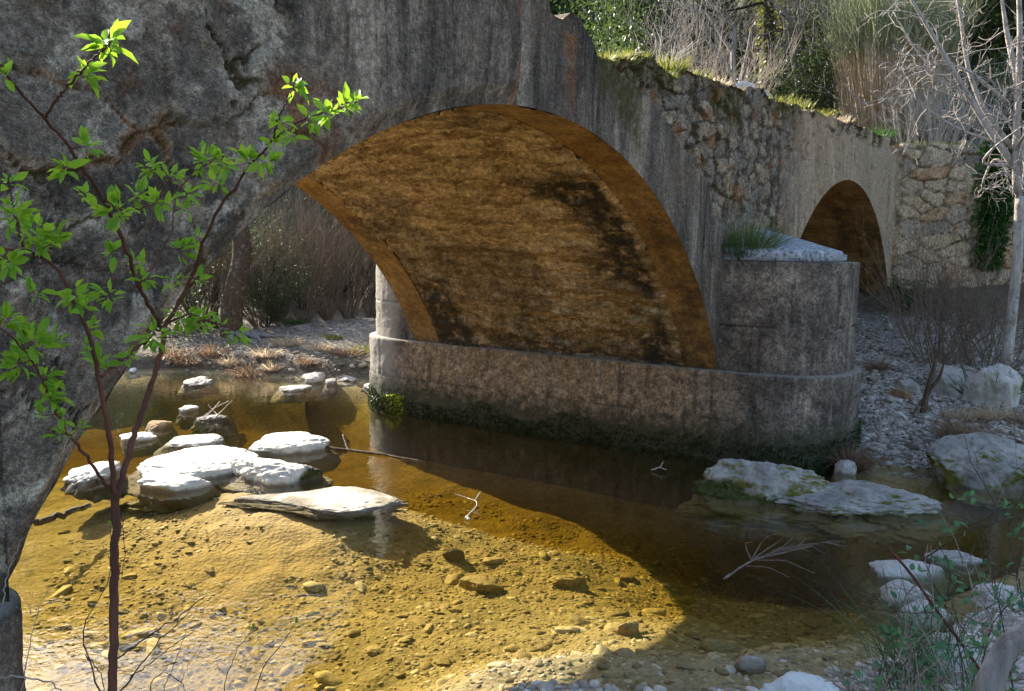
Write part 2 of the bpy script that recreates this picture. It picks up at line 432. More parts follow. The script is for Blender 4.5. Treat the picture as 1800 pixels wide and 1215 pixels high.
def m_ground():
    n = N("ground"); x = n.xyz(); z = x[2]
    g = n.noise(1.7, 6, .65); f = n.noise(16, 6, .7); st = n.vor(26, n.pos(), 'F1', 1)
    bed = n.ramp(f, [(.28, (.19, .14, .06)), (.48, (.34, .265, .135)), (.7, (.47, .38, .22))])
    bed = n.mix(n.rng(g, .40, .60, 0, .75), bed, n.ramp(f, [(.3, (.14, .115, .05)), (.7, (.33, .27, .13))]))
    sand = n.ramp(f, [(.3, (.40, .28, .13)), (.7, (.56, .42, .22))])
    bed = n.mix(n.attr("sand"), bed, sand)
    sep = n.new("ShaderNodeSeparateColor"); n.put(sep.inputs[0], st)
    grav = n.ramp(sep.outputs[0], [(0, (.16, .13, .10)), (.4, (.34, .295, .245)), (.8, (.50, .455, .40)), (1, (.6, .55, .49))])
    grav = n.mix(n.rng(g, .48, .66, 0, .8), grav, (.15, .115, .085))
    soil = n.ramp(n.noise(7, 6, .7), [(.3, (.045, .035, .022)), (.55, (.11, .085, .055)), (.75, (.19, .155, .11))])
    soil = n.mix(n.rng(n.noise(2.2, 5, .6), .52, .66, 0, .7), soil, (.06, .075, .02))
    land = n.mix(n.attr("grav"), soil, grav)
    zz = n.math('ADD', z, n.math('MULTIPLY', n.math('SUBTRACT', f, .5), .06))
    c = n.mix(n.rng(zz, .005, .07), bed, land)
    hh = n.math('ADD', n.math('MULTIPLY', f, 1.0), n.math('MULTIPLY', n.vor(26), -.6))
    return n.end(n.prin(c, .92, n.bump(hh, .55, .03)))
def m_water():
    n = N("water")
    a = n.noise(5.5, 3, .55, n.scaled((1, .8, 1)), .6); b = n.noise(26, 2, .5, n.scaled((1, .7, 1))); c = n.noise(1.3, 2, .5)
    h = n.math('ADD', n.math('MULTIPLY', a, 1.0), n.math('MULTIPLY', b, n.rng(c, .40, .62, .05, .5)))
    nr = n.bump(h, .07, .06)
    g = n.new("ShaderNodeNewGeometry"); dt = n.new("ShaderNodeVectorMath", operation='DOT_PRODUCT')
    n.put(dt.inputs[0], g.outputs["Incoming"]); n.put(dt.inputs[1], nr)          # Schlick: the same from above and from below the surface
    fr = n.math('ADD', n.math('MULTIPLY', n.math('POWER', n.math('SUBTRACT', 1.0, n.math('ABSOLUTE', dt.outputs["Value"]), True), 5.0), .98), .02)
    tr = n.new("ShaderNodeBsdfTransparent"); tr.inputs[0].default_value = (1, 1, 1, 1)
    gl = n.new("ShaderNodeBsdfGlossy"); gl.inputs["Roughness"].default_value = .02; n.put(gl.inputs["Normal"], nr); gl.inputs[0].default_value = (1, 1, 1, 1)
    mx = n.new("ShaderNodeMixShader"); n.put(mx.inputs[0], fr); n.put(mx.inputs[1], tr.outputs[0]); n.put(mx.inputs[2], gl.outputs[0])
    va = n.new("ShaderNodeVolumeAbsorption"); va.inputs[0].default_value = (.73, .645, .17, 1); va.inputs[1].default_value = 1.05
    n.t.links.new(va.outputs[0], n.out.inputs[1])
    return n.end(mx.outputs[0])
def m_leaf(name, c0, c1, trans=.45, tcol=None):
    n = N(name)
    c = n.mix(n.attr("tone"), c0, c1)
    d = n.prin(c, .45, None, .35)
    t = n.new("ShaderNodeBsdfTranslucent"); n.put(t.inputs[0], n.mix(.5, c, tcol or tuple(min(1, v * 2.0) for v in c1)))
    mx = n.new("ShaderNodeMixShader"); mx.inputs[0].default_value = trans; n.put(mx.inputs[1], d); n.put(mx.inputs[2], t.outputs[0])
    return n.end(mx.outputs[0])
def m_bark(name, c0, c1, lich=None):
    n = N(name); v = n.scaled((14, 14, 3.0)); g = n.noise(1.6, 6, .7, v)
    c = n.mix(n.rng(g, .35, .65), c0, c1)
    if lich: c = n.mix(n.rng(n.noise(9, 5, .65), .55, .64), c, lich)
    return n.end(n.prin(c, .85, n.bump(g, .6, .02), .25))

M_ = dict(
    facade=m_facade(), barrel=m_soffit(), ring=m_soffit(ring=True), pier=m_pier(), cap=m_cap(),
    white_rock=m_rock("white_limestone", (.60, .57, .50), (.86, .84, .78), (.22, .19, .14), 0, .55),
    grey_rock=m_rock("grey_limestone", (.22, .20, .175), (.50, .46, .41), (.075, .068, .04), 1.0, .85),
    shade_rock=m_rock("pale_limestone", (.40, .355, .31), (.63, .58, .52), (.16, .125, .085), .35, .65),
    brown_rock=m_rock("brown_stone", (.26, .15, .07), (.38, .25, .13), (.10, .06, .025), 0, .5),
    gold=m_pebble("golden_pebble", [(0, (.16, .12, .055)), (.35, (.31, .24, .115)), (.65, (.43, .34, .18)), (.88, (.53, .43, .26)), (1, (.64, .58, .47))]),
    grey_peb=m_pebble("pale_pebble", [(0, (.17, .135, .10)), (.5, (.40, .345, .28)), (1, (.66, .60, .52))], .85),
    ground=m_ground(), water=m_water(),
    sap_leaf=m_leaf("fresh_leaf", (.12, .30, .02), (.32, .52, .04), .5, (.50, .74, .05)),
    dark_leaf=m_leaf("evergreen_leaf", (.022, .038, .013), (.072, .108, .03), .36),
    mid_leaf=m_leaf("mid_green_leaf", (.05, .085, .018), (.13, .18, .04), .4),
    pine_leaf=m_leaf("pine_needle", (.06, .10, .02), (.16, .20, .05), .35),
    ivy_leaf=m_leaf("ivy_leaf", (.018, .06, .012), (.06, .14, .025), .3),
    broom=m_leaf("broom_stem_green", (.15, .18, .09), (.33, .36, .20), .3),
    straw=m_leaf("dry_straw", (.40, .30, .19), (.68, .56, .40), .55, (.75, .58, .38)),
    red_grass=m_leaf("rusty_grass", (.13, .075, .045), (.30, .20, .12), .3),
    grass=m_leaf("green_grass", (.09, .12, .025), (.27, .26, .07), .4, (.38, .38, .07)),
    rush=m_leaf("dark_rush", (.03, .075, .03), (.10, .17, .06), .25),
    bramble=m_leaf("bluish_leaf", (.03, .11, .055), (.10, .22, .08), .35),
    moss=m_leaf("pier_moss", (.012, .022, .006), (.05, .075, .012), .2),
    wet_moss=m_leaf("bright_moss", (.16, .20, .01), (.40, .42, .03), .4),
    litter=m_leaf("dead_leaf", (.07, .045, .028), (.26, .18, .11), .1),
    red_bark=m_bark("red_brown_bark", (.075, .028, .018), (.16, .065, .04)),
    grey_bark=m_bark("grey_bark", (.13, .115, .10), (.33, .30, .27), (.30, .30, .26)),
    brown_bark=m_bark("mossy_bark", (.05, .035, .022), (.14, .085, .045), (.20, .19, .14)),
    dark_bark=m_bark("dark_bark", (.025, .02, .017), (.07, .058, .048)),
    white_bark=m_bark("bleached_bark", (.24, .20, .17), (.47, .43, .39), (.19, .15, .125)),
    twig=m_bark("dry_twig", (.22, .17, .13), (.40, .33, .27)),
    brown_twig=m_bark("brown_twig", (.12, .085, .06), (.27, .20, .145)),
    dark_twig=m_bark("dark_twig", (.04, .028, .022), (.10, .075, .06)),
    pale_twig=m_bark("pale_twig", (.45, .40, .34), (.66, .60, .53)),
)

# ------------------------------------------------------------------ terrain
CH = np.array([(-4.3, -.7), (-3.4, -.95), (-2.6, -1.1), (-1.9, -1.22), (-1.5, -1.75), (-1.05, -2.45), (-.2, -2.95), (1.0, -3.35), (2.4, -3.75), (4, -4.4), (6, -5.8), (8, -9),
               (10, -8), (7.4, -5.0), (5.7, -3.5), (5.2, -2.4), (5.0, -1.6), (4.95, -.8), (5.2, 0), (5.2, 4.8), (5.5, 6.0), (5.75, 6.9), (5.3, 8.5), (4.5, 10.9), (3.0, 12.0), (0, 13.6), (-6, 15.5), (-18, 18),
               (-18, 9), (-8, 7), (-4.9, 5.6), (-4.9, -.7)], float)
WING0, WDIR = np.array([14.75, 0.0]), np.array([.552, -.834])
def chan(x, y):
    x = np.asarray(x, float); y = np.asarray(y, float)
    d = np.full(x.shape, 1e9); ins = np.zeros(x.shape, bool)
    for k in range(len(CH)):
        a, b = CH[k], CH[(k + 1) % len(CH)]; e = b - a
        t = np.clip(((x - a[0]) * e[0] + (y - a[1]) * e[1]) / (e @ e), 0, 1)
        d = np.minimum(d, np.hypot(x - a[0] - t * e[0], y - a[1] - t * e[1]))
        if a[1] != b[1]:
            ins ^= ((a[1] > y) != (b[1] > y)) & (x < (b[0] - a[0]) * (y - a[1]) / (b[1] - a[1]) + a[0])
    return np.where(ins, d, -d)
def terrain(x, y, full=False):
    x = np.asarray(x, float); y = np.asarray(y, float)
    P = np.stack([x, y], -1)
    n1 = fbm(P * .9, 4, 3); n2 = fbm(P * 4.0, 4, 8)
    d = chan(x, y) + .16 * n1 + .05 * n2
    dl = np.maximum(-d, 0)
    dep = .03 + .34 * sst(0, 1.3, d) + .12 * sst(1.3, 3, d)
    bar = 1.1 * np.exp(-(((x - .15) / 1.45) ** 2 + ((y - 3.15) / 1.75) ** 2))
    dep = dep + .42 * sst(.9, 2.8, x + .22 * (y - 1)) * sst(.0, 1.3, d) + .26 * sst(.1, 1.2, x) * sst(.4, -1.0, y) * sst(.3, 1.3, d)
    dep = dep + .30 * np.exp(-(((x + 2.9) / .95) ** 2 + ((y - .7) / 1.1) ** 2)) * sst(.1, .8, d)
    bed = -np.maximum(dep - .10 * sst(-.2, -1.2, y) * sst(.3, -.5, x) - .43 * np.minimum(bar, 1), .055) + .05 * n1 + .035 * n2
    near = .04 + .24 * dl - .012 * dl ** 2; near = np.where(dl > 6, 1.05 + .05 * (dl - 6), near)
    right = np.minimum(.03 + .5 * dl, .10 + .165 * np.maximum(x - 5.2, 0))
    far = .30 * sst(.0, .55, dl) + .055 * dl + .34 * np.clip(y - 19, 0, 90) * sst(19, 27, y)
    wr = sst(4.5, 5.6, x) * sst(-6.5, -4.0, y + .25 * np.maximum(x - 6, 0))
    wf = sst(4.6, 6.2, y)
    land = near * (1 - wr) + right * wr
    land = land * (1 - wf) + far * wf
    land = land + (.06 * n1 + .05 * n2 + .02 * fbm(P * 13, 2, 5)) * sst(0, .7, dl)
    # embankment held by the wing walls at the far end of the bridge
    wn = np.array([-WDIR[1], WDIR[0]])
    s1 = (x - WING0[0]) * wn[0] + (y - WING0[1]) * wn[1]
    s2 = (x - 14.75) * .84 - (y - 4.8) * .55
    e = np.minimum(s1, s2) - .34
    emb = 4.66 + .34 * np.clip(e - .9, 0, 4) + .16 * np.maximum(e - 4.9, 0) + .07 * n1
    z = np.where(d > 0, bed, land)
    z = z + (np.maximum(emb, z) - z) * sst(0, .14, e)
    if full: return z, d, wr, wf, e
    return z
def grow(a, b, step, lo, hi, lo1, hi1, k=1.10):
    c = list(np.arange(a, b, step)); s = step; v = c[-1]
    while v < hi: s = min(s * k, 60 if v > hi1 else .17); v += s; c.append(v)
    s = step; v = a
    while v > lo: s = min(s * k, 60 if v < lo1 else .17); v -= s; c.insert(0, v)
    return np.array(c)
gx = grow(-4.6, 6.0, .036, -600, 700, -6, 21); gy = grow(-3.2, 6.4, .036, -600, 700, -9, 15)
GX, GY = np.meshgrid(gx, gy, indexing='ij')
GZ, GD, GWR, GWF, GE = terrain(GX, GY, True)
grav = sst(.35, .6, np.clip(GWR * (GY < 5) + (GD > -2.0) * (GY < 0) * .8, 0, 1))
grav = np.maximum(grav, .8 * np.exp(-(((GX - 9.5) / 3.0) ** 2 + ((GY - 11.0) / 2.2) ** 2)))
grav = grav * (GE < 0) * sst(-14, -9, -GX)
sandm = np.clip(np.exp(-(((GX + .3) / 1.5) ** 2 + ((GY - 2.6) / 1.2) ** 2)) * 1.1, 0, 1)
gr = obj("ground", np.stack([GX, GY, GZ], -1).reshape(-1, 3), grid_faces(len(gx), len(gy)), M_["ground"], attrs={"grav": grav, "sand": sandm})
tag(gr, kind="structure")
wx = np.linspace(-22, 11, 34); wy = np.linspace(-9.5, 19, 30)
WX, WY = np.meshgrid(wx, wy, indexing='ij')
def rim(z):
    return np.concatenate([np.c_[wx[:-1], wx[:-1] * 0 + wy[0]], np.c_[wy[:-1] * 0 + wx[-1], wy[:-1]], np.c_[wx[::-1][:-1], wx[:-1] * 0 + wy[-1]], np.c_[wy[:-1] * 0 + wx[0], wy[::-1][:-1]]])
rm = rim(0); nr_ = len(rm)
ii = np.arange(34) ; top_idx = np.concatenate([np.arange(33) * 30, 33 * 30 + np.arange(29), (33 - np.arange(33)) * 30 + 29, 29 - np.arange(29)])
lowr = np.c_[rm, np.full(nr_, -2.2)]
k_ = np.arange(nr_); k2 = (k_ + 1) % nr_
wat = obj("water", np.concatenate([np.stack([WX, WY, WX * 0], -1).reshape(-1, 3), lowr]),
          [grid_faces(34, 30)[:, ::-1], np.stack([top_idx[k_], 1020 + k_, 1020 + k2, top_idx[k2]], -1)[:, ::-1], (1020 + np.arange(nr_))[None, :]], M_["water"], smooth=False)
_b = bmesh.new(); _b.from_mesh(wat.data); bmesh.ops.recalc_face_normals(_b, faces=_b.faces); _b.to_mesh(wat.data); _b.free()
tag(wat, kind="structure")

# ------------------------------------------------------------------ the bridge
W_BR = 4.8
A1 = (0.0, -1.139, 4.79); A2 = (10.55, -1.08, 4.90)
H1 = math.sqrt(A1[2] ** 2 - (1.1 - A1[1]) ** 2); H2 = math.sqrt(A2[2] ** 2 - (.9 - A2[1]) ** 2)
TX = [-11, -6, -4.2, -2.5, -.5, .03, .06, .12, .3, .46, .6, .81, .93, 1.2, 2.0, 2.1, 2.6, 2.8, 3.4, 4.33, 5.3, 6.0, 6.93, 8, 9, 10.42, 12, 14.75]
TZ = [3.8, 4.05, 4.25, 4.6, 4.78, 4.80, 4.52, 4.41, 4.40, 4.50, 4.46, 4.33, 4.22, 4.27, 4.43, 4.40, 4.36, 4.46, 4.47, 4.54, 4.58, 4.56, 4.62, 4.68, 4.72, 4.79, 4.86, 4.92]
def ztop(x):
    z = np.interp(x, TX, TZ)
    j = fbm(np.stack([np.asarray(x) * 2.6, np.asarray(x) * 0], -1), 4, 21)
    return z + j * (.02 + .08 * sst(.9, 2.5, x))
bridge = empty("stone_bridge", (5.25, 2.4, 0), "old stone bridge with two round arches and dark streaked render, crossing the stream", "bridge")

def zbot(x):
    z = np.full(np.shape(x), -.4)
    a = np.abs(x - A1[0]) <= H1 + 1e-6
    z = np.where(a, np.sqrt(np.maximum(A1[2] ** 2 - (x - A1[0]) ** 2, 0)) + A1[1], z)
    a = np.abs(x - A2[0]) <= H2 + 1e-6
    return np.where(a, np.sqrt(np.maximum(A2[2] ** 2 - (x - A2[0]) ** 2, 0)) + A2[1], z)
def columns(fine):
    xs = [np.linspace(-11, -6, 30), np.linspace(-6, -H1 - 1e-4, int(1.8 / fine)), np.linspace(-H1, -.40, int(3.85 / fine)), np.linspace(-.37, H1, int(4.6 / fine / 1.25)),
          np.linspace(H1 + 1e-4, A2[0] - H2 - 1e-4, int(1.9 / fine / 1.3)), np.linspace(A2[0] - H2, 14.75, int(8.7 / fine / 1.6))]
    return np.concatenate(xs)
def facade(y0, sgn, fine, rows, name):
    xs = columns(fine); n = len(xs)
    zb, zt = zbot(xs), ztop(xs)
    t = np.linspace(0, 1, rows)
    X = np.repeat(xs[:, None], rows, 1); Z = zb[:, None] + (zt - zb)[:, None] * t[None]
    P = np.stack([X, Z], -1)
    wob = fbm(P * 1.3, 4, 31)
    left = sst(-2.15, -2.75, X + .55 * wob)
    line = np.interp(Z, [2.6, 2.95, 3.3, 3.75, 4.0, 4.2, 4.6], [4.4, 3.9, 3.75, 2.5, 1.95, 1.15, .85])
    right = sst(0, .14, X - line + .35 * wob) * sst(7.4, 6.3, X + 1.2 * wob - .35 * (Z - 3.5)) * sst(2.5, 3.0, Z + .3 * wob + .05 * (X - 4))
    coping = sst(.30, .16, zt[:, None] - Z + .06 * wob) * (X > 6.2) * sst(.2, .4, vn(P * 2.3, 4) + .5)
    right = np.maximum(right, coping)
    rub = np.maximum(left, right)
    # left: big stones under a skin of mortar; right: small rubble
    f1, f2, idl = voro(P * np.array([2.0, 2.7]) + .55 * np.stack([fbm(P * 2.6, 5, 1), fbm(P * 2.6, 5, 2)], -1), 3, 1.0)
    g1, g2, idr = voro(P * np.array([3.0, 5.0]) + .42 * np.stack([fbm(P * 5, 4, 1), fbm(P * 5, 4, 2)], -1), 7, 1.0)
    k1, k2, idk = voro(P * np.array([8.5, 11]) + .25 * np.stack([vn(P * 9, 1), vn(P * 9, 2)], -1), 12)
    el, er, ek = f2 - f1, g2 - g1, k2 - k1
    broken = sst(-.05, .30, fbm(P * 1.1 + 5, 3, 44))            # where the left skin has come off
    mort_l = sst(.055, .01, el) * sst(-.25, .25, fbm(P * 1.7 + 3, 4, 45))
    mort_r = np.maximum(sst(.20, .04, er), .55 * sst(.16, .03, ek) * (idr > .45))
    stone_r = .030 * sst(.0, .09, er) * (.4 + idr) + .012 * sst(0, .08, ek) * (.3 + idk) + .05 * (idr - .5) + .045 * fbm(P * 5, 6, 51, .62)
    stone_l = -.030 * mort_l + .030 * (idl - .5) * sst(.0, .05, el) * (.3 + .7 * broken) + .020 * fbm(P * 2.7, 6, 50, .6) + .014 * fbm(P * 14, 4, 52, .6)
    pl = .012 * fbm(P * 2.2, 4, 60) + .004 * fbm(P * 12, 3, 61)
    edge = np.minimum(np.abs(Z - zb[:, None]), 1)
    holes = sst(.34, .5, fbm(P * 3.6 + 9, 4, 72)) * right
    dsp = pl + left * stone_l + right * (stone_r - .045 - .07 * holes + .02 * fbm(P * 9, 3, 65))
    dsp += .065 * (X < -.385)                                    # the left half of the skin stands a little proud
    low = sst(.30, .0, np.abs(X - .35)) * sst(4.12, 4.18, Z + .1 * wob)
    dsp -= .02 * low
    dsp *= sst(0, .16, edge)
    fade = np.where((X > 14.2), sst(14.75, 14.3, X), 1)
    dsp *= fade
    Y = y0 - sgn * dsp
    mort = left * mort_l + right * mort_r
    moss = right * sst(.35, .10, zt[:, None] - Z - .35 * np.maximum(vn(P * np.array([3.2, 1.0]), 90), 0)) * sst(-.1, .25, vn(P * np.array([2.2, .7]), 91))
    moss = np.maximum(moss, sst(.9, 1.0, X) * sst(2.1, 1.6, X) * sst(4.2 - .62 * (X - .9) - .30, 4.2 - .62 * (X - .9) + .02, Z + .16 * vn(P * np.array([7, 2.0]), 93)))
    moss = np.maximum(moss, sst(-1.15, -1.1, X) * sst(-.55, -.6, X) * sst(4.22, 4.30, Z + .22 * vn(P * np.array([6, .8]), 94)))
    moss = np.maximum(moss, .8 * left * mort_l * (vn(P * 1.7, 96) > .15))
    seam = sst(.035, .01, np.abs(X + .355)) * (.55 + .45 * (vn(P * 5, 33) > -.2))
    rust = sst(.05, .0, np.abs(X + .425)) * .9
    rust = np.maximum(rust, .8 * sst(.14, .03, np.abs(X - .46 - .03 * vn(P * 3, 97))) * sst(3.6, 3.9, Z) * sst(4.36, 4.3, Z))
    rust = np.maximum(rust, .75 * left * sst(.20, .04, el) * sst(.12, .5, vn(P * 1.6, 99)))
    rust = np.maximum(rust, .7 * right * sst(.45, .7, vn(P * 3.7, 98)))
    tone = np.where(right > left, .42 + .42 * idr + .16 * idk, np.where(idl > .8, .62, .55 * idl))
    old = left * .9 + .25 * sst(4.0, 4.3, Z) * (X < 0)
    F = grid_faces(n, rows)
    if sgn < 0: F = F[:, ::-1]
    # drop the faces that span the jumps at the springings
    return obj(name, np.stack([X, Y, Z], -1).reshape(-1, 3), F, M_["facade"], bridge,
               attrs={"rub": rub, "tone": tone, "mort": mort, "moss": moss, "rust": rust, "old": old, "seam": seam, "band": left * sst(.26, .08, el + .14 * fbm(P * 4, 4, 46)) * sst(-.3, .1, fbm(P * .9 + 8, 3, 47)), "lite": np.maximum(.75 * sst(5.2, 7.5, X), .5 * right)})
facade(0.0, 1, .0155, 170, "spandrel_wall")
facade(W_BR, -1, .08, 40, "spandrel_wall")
xs = np.linspace(-11, 14.75, 420); ys = np.linspace(0, W_BR, 30)
DX, DY = np.meshgrid(xs, ys, indexing='ij')
dz = np.minimum(np.abs(DY), np.abs(W_BR - DY))
DZ = np.repeat(ztop(xs)[:, None], 30, 1) - .45 * sst(.35, .42, dz) + .02 * fbm(np.stack([DX, DY], -1) * 3, 3, 5) * (dz > .01)
z0 = np.zeros(DX.size)
obj("deck", np.stack([DX, DY, DZ], -1).reshape(-1, 3), grid_faces(420, 30), M_["facade"], bridge,
    attrs={"rub": z0 + 1, "tone": z0 + .8, "mort": z0, "moss": z0 + .5, "rust": z0, "old": z0})

def soffit(arch, ang, ya, yb, rad, nth, ny, name, mat, rough, flip=None):
    xc, zc, _ = arch
    th = np.linspace(-ang, ang, nth) if np.isscalar(ang) else np.linspace(ang[0], ang[1], nth)
    y = np.linspace(ya, yb, ny)
    TH, Y = np.meshgrid(th, y, indexing='ij')
    P = np.stack([Y, TH * arch[2]], -1)
    f1, f2, cid = voro(P * np.array([2.6, 12.0]) + np.array([.5, .9]) * np.stack([fbm(P * 3, 4, 1), fbm(P * 2.2, 4, 2)], -1), 5, 1.0)
    e = f2 - f1
    mort = sst(.16, .03, e)
    d = rough * (.022 * (cid - .5) - .014 * mort + .075 * fbm(P * np.array([1.3, 4.5]), 6, 15, .62) - .045 * np.maximum(0, .22 - np.abs(fbm(P * np.array([1.6, 7.0]) + 3, 5, 17, .6))) / .22 * sst(-.2, .3, vn(P * 1.3, 19)) + .030 * fbm(P * np.array([6, 16]), 4, 16, .6))
    deg = np.degrees(TH)
    wob = .30 * fbm(P * np.array([1.4, 1.1]), 4, 25)
    st = sst(.10, .22, Y - .40) * sst(1.25, .75, Y + wob * 2.2 - .45 * sst(50, 28, deg) - .25 * vn(P * 2.2, 29)) * sst(17, 25, deg + 8 * wob)
    st = np.maximum(st, .95 * sst(3.50, 3.75, Y + wob) * sst(4.4, 4.25, Y) * sst(40, 52, deg))
    st = np.maximum(st, .75 * sst(56, 61.5, deg + 9 * wob) * sst(3.6, 3.2, Y + wob))
    st = np.maximum(st, .5 * sst(.15, .4, fbm(P * np.array([.8, .8]) + 7, 4, 27)))
    if rough < .5:
        st = .65 * sst(.05, .45, fbm(P * np.array([1.6, 1.0]) + 4, 5, 28, .6)) + .6 * sst(48, 60, deg + 10 * wob) * (Y < 2)
        q_ = (deg + 70) / 5.2; mort = sst(.045, .015, np.abs(q_ % 1 - .5)) * sst(.0, .5, vn(P * 1.1 + 3, 6) + .35)
        cid = _h(np.floor(q_ + .5), np.floor(Y / 4), Y * 0, 3)
    RR = rad + d
    V = np.stack([xc + RR * np.sin(TH), Y, zc + RR * np.cos(TH)], -1)
    F = grid_faces(nth, ny)
    return V.reshape(-1, 3), F, {"stain": st.ravel(), "tone": cid.ravel(), "mort": mort.ravel()}
def ring(arch, ang, ya, yb, yin, name):
    """smooth band of dressed stone at the mouth of the arch, with its inner step"""
    V, F, A = soffit(arch, ang, ya, yb, arch[2], 150, 14, name, None, .22)
    th = np.linspace(-ang, ang, 150) if np.isscalar(ang) else np.linspace(ang[0], ang[1], 150)
    st = np.concatenate([np.stack([arch[0] + r_ * np.sin(th), th * 0 + yin, arch[1] + r_ * np.cos(th)], -1) for r_ in (arch[2], arch[2] + .10)])
    F2 = np.stack([np.arange(149), np.arange(1, 150), np.arange(1, 150) + 150, np.arange(149) + 150], -1) + len(V)
    A = {k: np.concatenate([v, np.zeros(300) + .2]) for k, v in A.items()}
    return obj(name, np.concatenate([V, st]), [F, F2], M_["ring"], bridge, attrs=A)
ang1 = math.asin(H1 / A1[2]); ang2 = math.asin(H2 / A2[2])
V, F, A = soffit(A1, ang1, .43, 4.35, A1[2] + .016, 640, 190, "arch_barrel", None, 1.0)
obj("arch_barrel", V, F, M_["barrel"], bridge, attrs=A)
ring(A1, ang1, 0.0, .45, .45, "arch_ring"); ring(A1, ang1, 4.33, W_BR, 4.33, "arch_ring")
a2 = (-ang2, math.asin(min(1, 4.35 / A2[2])))
V, F, A = soffit(A2, a2, .45, 4.33, A2[2] + .03, 260, 60, "arch_barrel", None, .4)
obj("arch_barrel", V, F, M_["ring"], bridge, attrs=A)
ring(A2, a2, 0.0, .45, .45, "arch_ring"); ring(A2, a2, 4.33, W_BR, 4.33, "arch_ring")

def stadium(xc, hw, L, n_side, n_nose, p=2.5):
    """closed outline of the pier: straight flanks, rounded cutwater noses at both ends"""
    pts = []
    yy = np.linspace(W_BR, 0, n_side)
    pts += [(xc - hw, v) for v in yy[:-1]]
    a = np.linspace(math.pi, 2 * math.pi, n_nose)
    se = lambda c: np.sign(c) * np.abs(c) ** (2 / p)
    pts += [(xc + hw * se(math.cos(v)), L * se(math.sin(v))) for v in a[:-1]]
    pts += [(xc + hw, v) for v in yy[::-1][:-1]]
    a = np.linspace(0, math.pi, n_nose)
    pts += [(xc + hw * se(math.cos(v)), W_BR + L * se(math.sin(v))) for v in a[:-1]]
    return np.array(pts)
def extrude(out, zs, name, mat, parent, bumpy=.012, inset_top=None, warmfn=None, jointfn=None, palefn=None, seed=1):
    n = len(out); m = len(zs)
    nrm = np.roll(out, -1, 0) - np.roll(out, 1, 0); nrm = np.stack([nrm[:, 1], -nrm[:, 0]], -1); nrm /= np.linalg.norm(nrm, axis=1)[:, None] + 1e-9
    c = out.mean(0)
    if ((out - c) * nrm).sum() < 0: nrm = -nrm
    X = np.repeat(out[None, :, 0], m, 0); Y = np.repeat(out[None, :, 1], m, 0); Z = np.repeat(np.asarray(zs)[:, None], n, 1)
    P = np.stack([X, Y, Z], -1)
    j = jointfn(X, Y, Z) if jointfn else np.zeros_like(X)
    d = bumpy * fbm(P * 3, 4, seed) + bumpy * .5 * fbm(P * 14, 3, seed + 2) - .018 * j
    P = P + np.concatenate([nrm[None] * d[..., None], np.zeros(d.shape + (1,))], -1)
    wm = warmfn(X, Y, Z) if warmfn else np.zeros_like(X)
    pf = palefn(X, Y, Z) if palefn else np.zeros_like(X)
    V = P.reshape(-1, 3); F = [grid_faces(m, n, True)]
    at = [wm.ravel(), j.ravel(), pf.ravel()]
    if inset_top:
        top = P[-1]; base = len(V)
        for k, (s, dz_) in enumerate(inset_top):
            ins = top.copy(); ins[:, :2] = c + (top[:, :2] - c) * s if np.isscalar(s) else top[:, :2] - nrm * s[0]
            ins[:, 2] = zs[-1] + dz_
            V = np.concatenate([V, ins])
            a0 = (m - 1) * n if k == 0 else base + (k - 1) * n; b0 = base + k * n
            i = np.arange(n); i2 = (i + 1) % n
            F.append(np.stack([a0 + i, a0 + i2, b0 + i2, b0 + i], -1))
            at = [np.concatenate([at[0], wm[-1]]), np.concatenate([at[1], np.zeros(n)]), np.concatenate([at[2], np.maximum(pf[-1], .45)])]
    return obj(name, V, F, mat, parent, attrs={"warm": at[0], "joint": at[1], "pale": at[2]})
def warm_p(X, Y, Z): return sst(4.5, 4.2, X) * sst(-.7, .6, Y) * sst(5.2, 4.6, Y)
def joint_b(X, Y, Z):
    s = np.abs(Z - 2.18) < .012
    xr = X > 5.62
    v = (np.abs(X - 5.62) < .016) & (Z > 2.18) & (Y < 0)
    c1 = .6 * (np.abs(Z - 1.66) < .013) * (fbm(np.stack([X, Y], -1) * 2, 2, 5) > -.25)
    aa = np.arctan2(-Y, X - 5.25); c2 = .5 * (np.abs((aa * 1.27 + .35 * (Z > 1.66)) % .62 - .31) < .016) * (Y < 0) * (Z < 2.18)
    return np.maximum(np.where(((s & xr) | v) & (Y < 0), 1.0, 0), np.maximum(c1, c2))
def joint_p(X, Y, Z):
    g_ = .55 * (np.abs((Y + .25 * (Z > .52)) % 1.05 - .5) < .022) * (Z > .52) + .5 * (np.abs(Z - .52) < .014)
    return g_ * (fbm(np.stack([Y, Z], -1) * 1.7, 3, 9) > -.15)
plinth_out = stadium(5.25, 1.11, 1.42, 120, 110)
def sun_pale_p(X, Y, Z): return sst(5.0, 5.4, Y) * .9  # far nose coloured paler, standing in for the sun on it
extrude(plinth_out, np.linspace(-.7, 1.085, 70), "pier_plinth", M_["pier"], bridge, .02, [((.02,), .018), ((.14,), .022)], warm_p, joint_p, sun_pale_p, 3)
body_out = stadium(5.25, 1.02, 1.32, 60, 110)
extrude(body_out, np.linspace(1.07, 2.44, 90), "cutwater", M_["pier"], bridge, .014, [((.05,), .0), ((.5,), .0)], None, joint_b, sun_pale_p, 13)
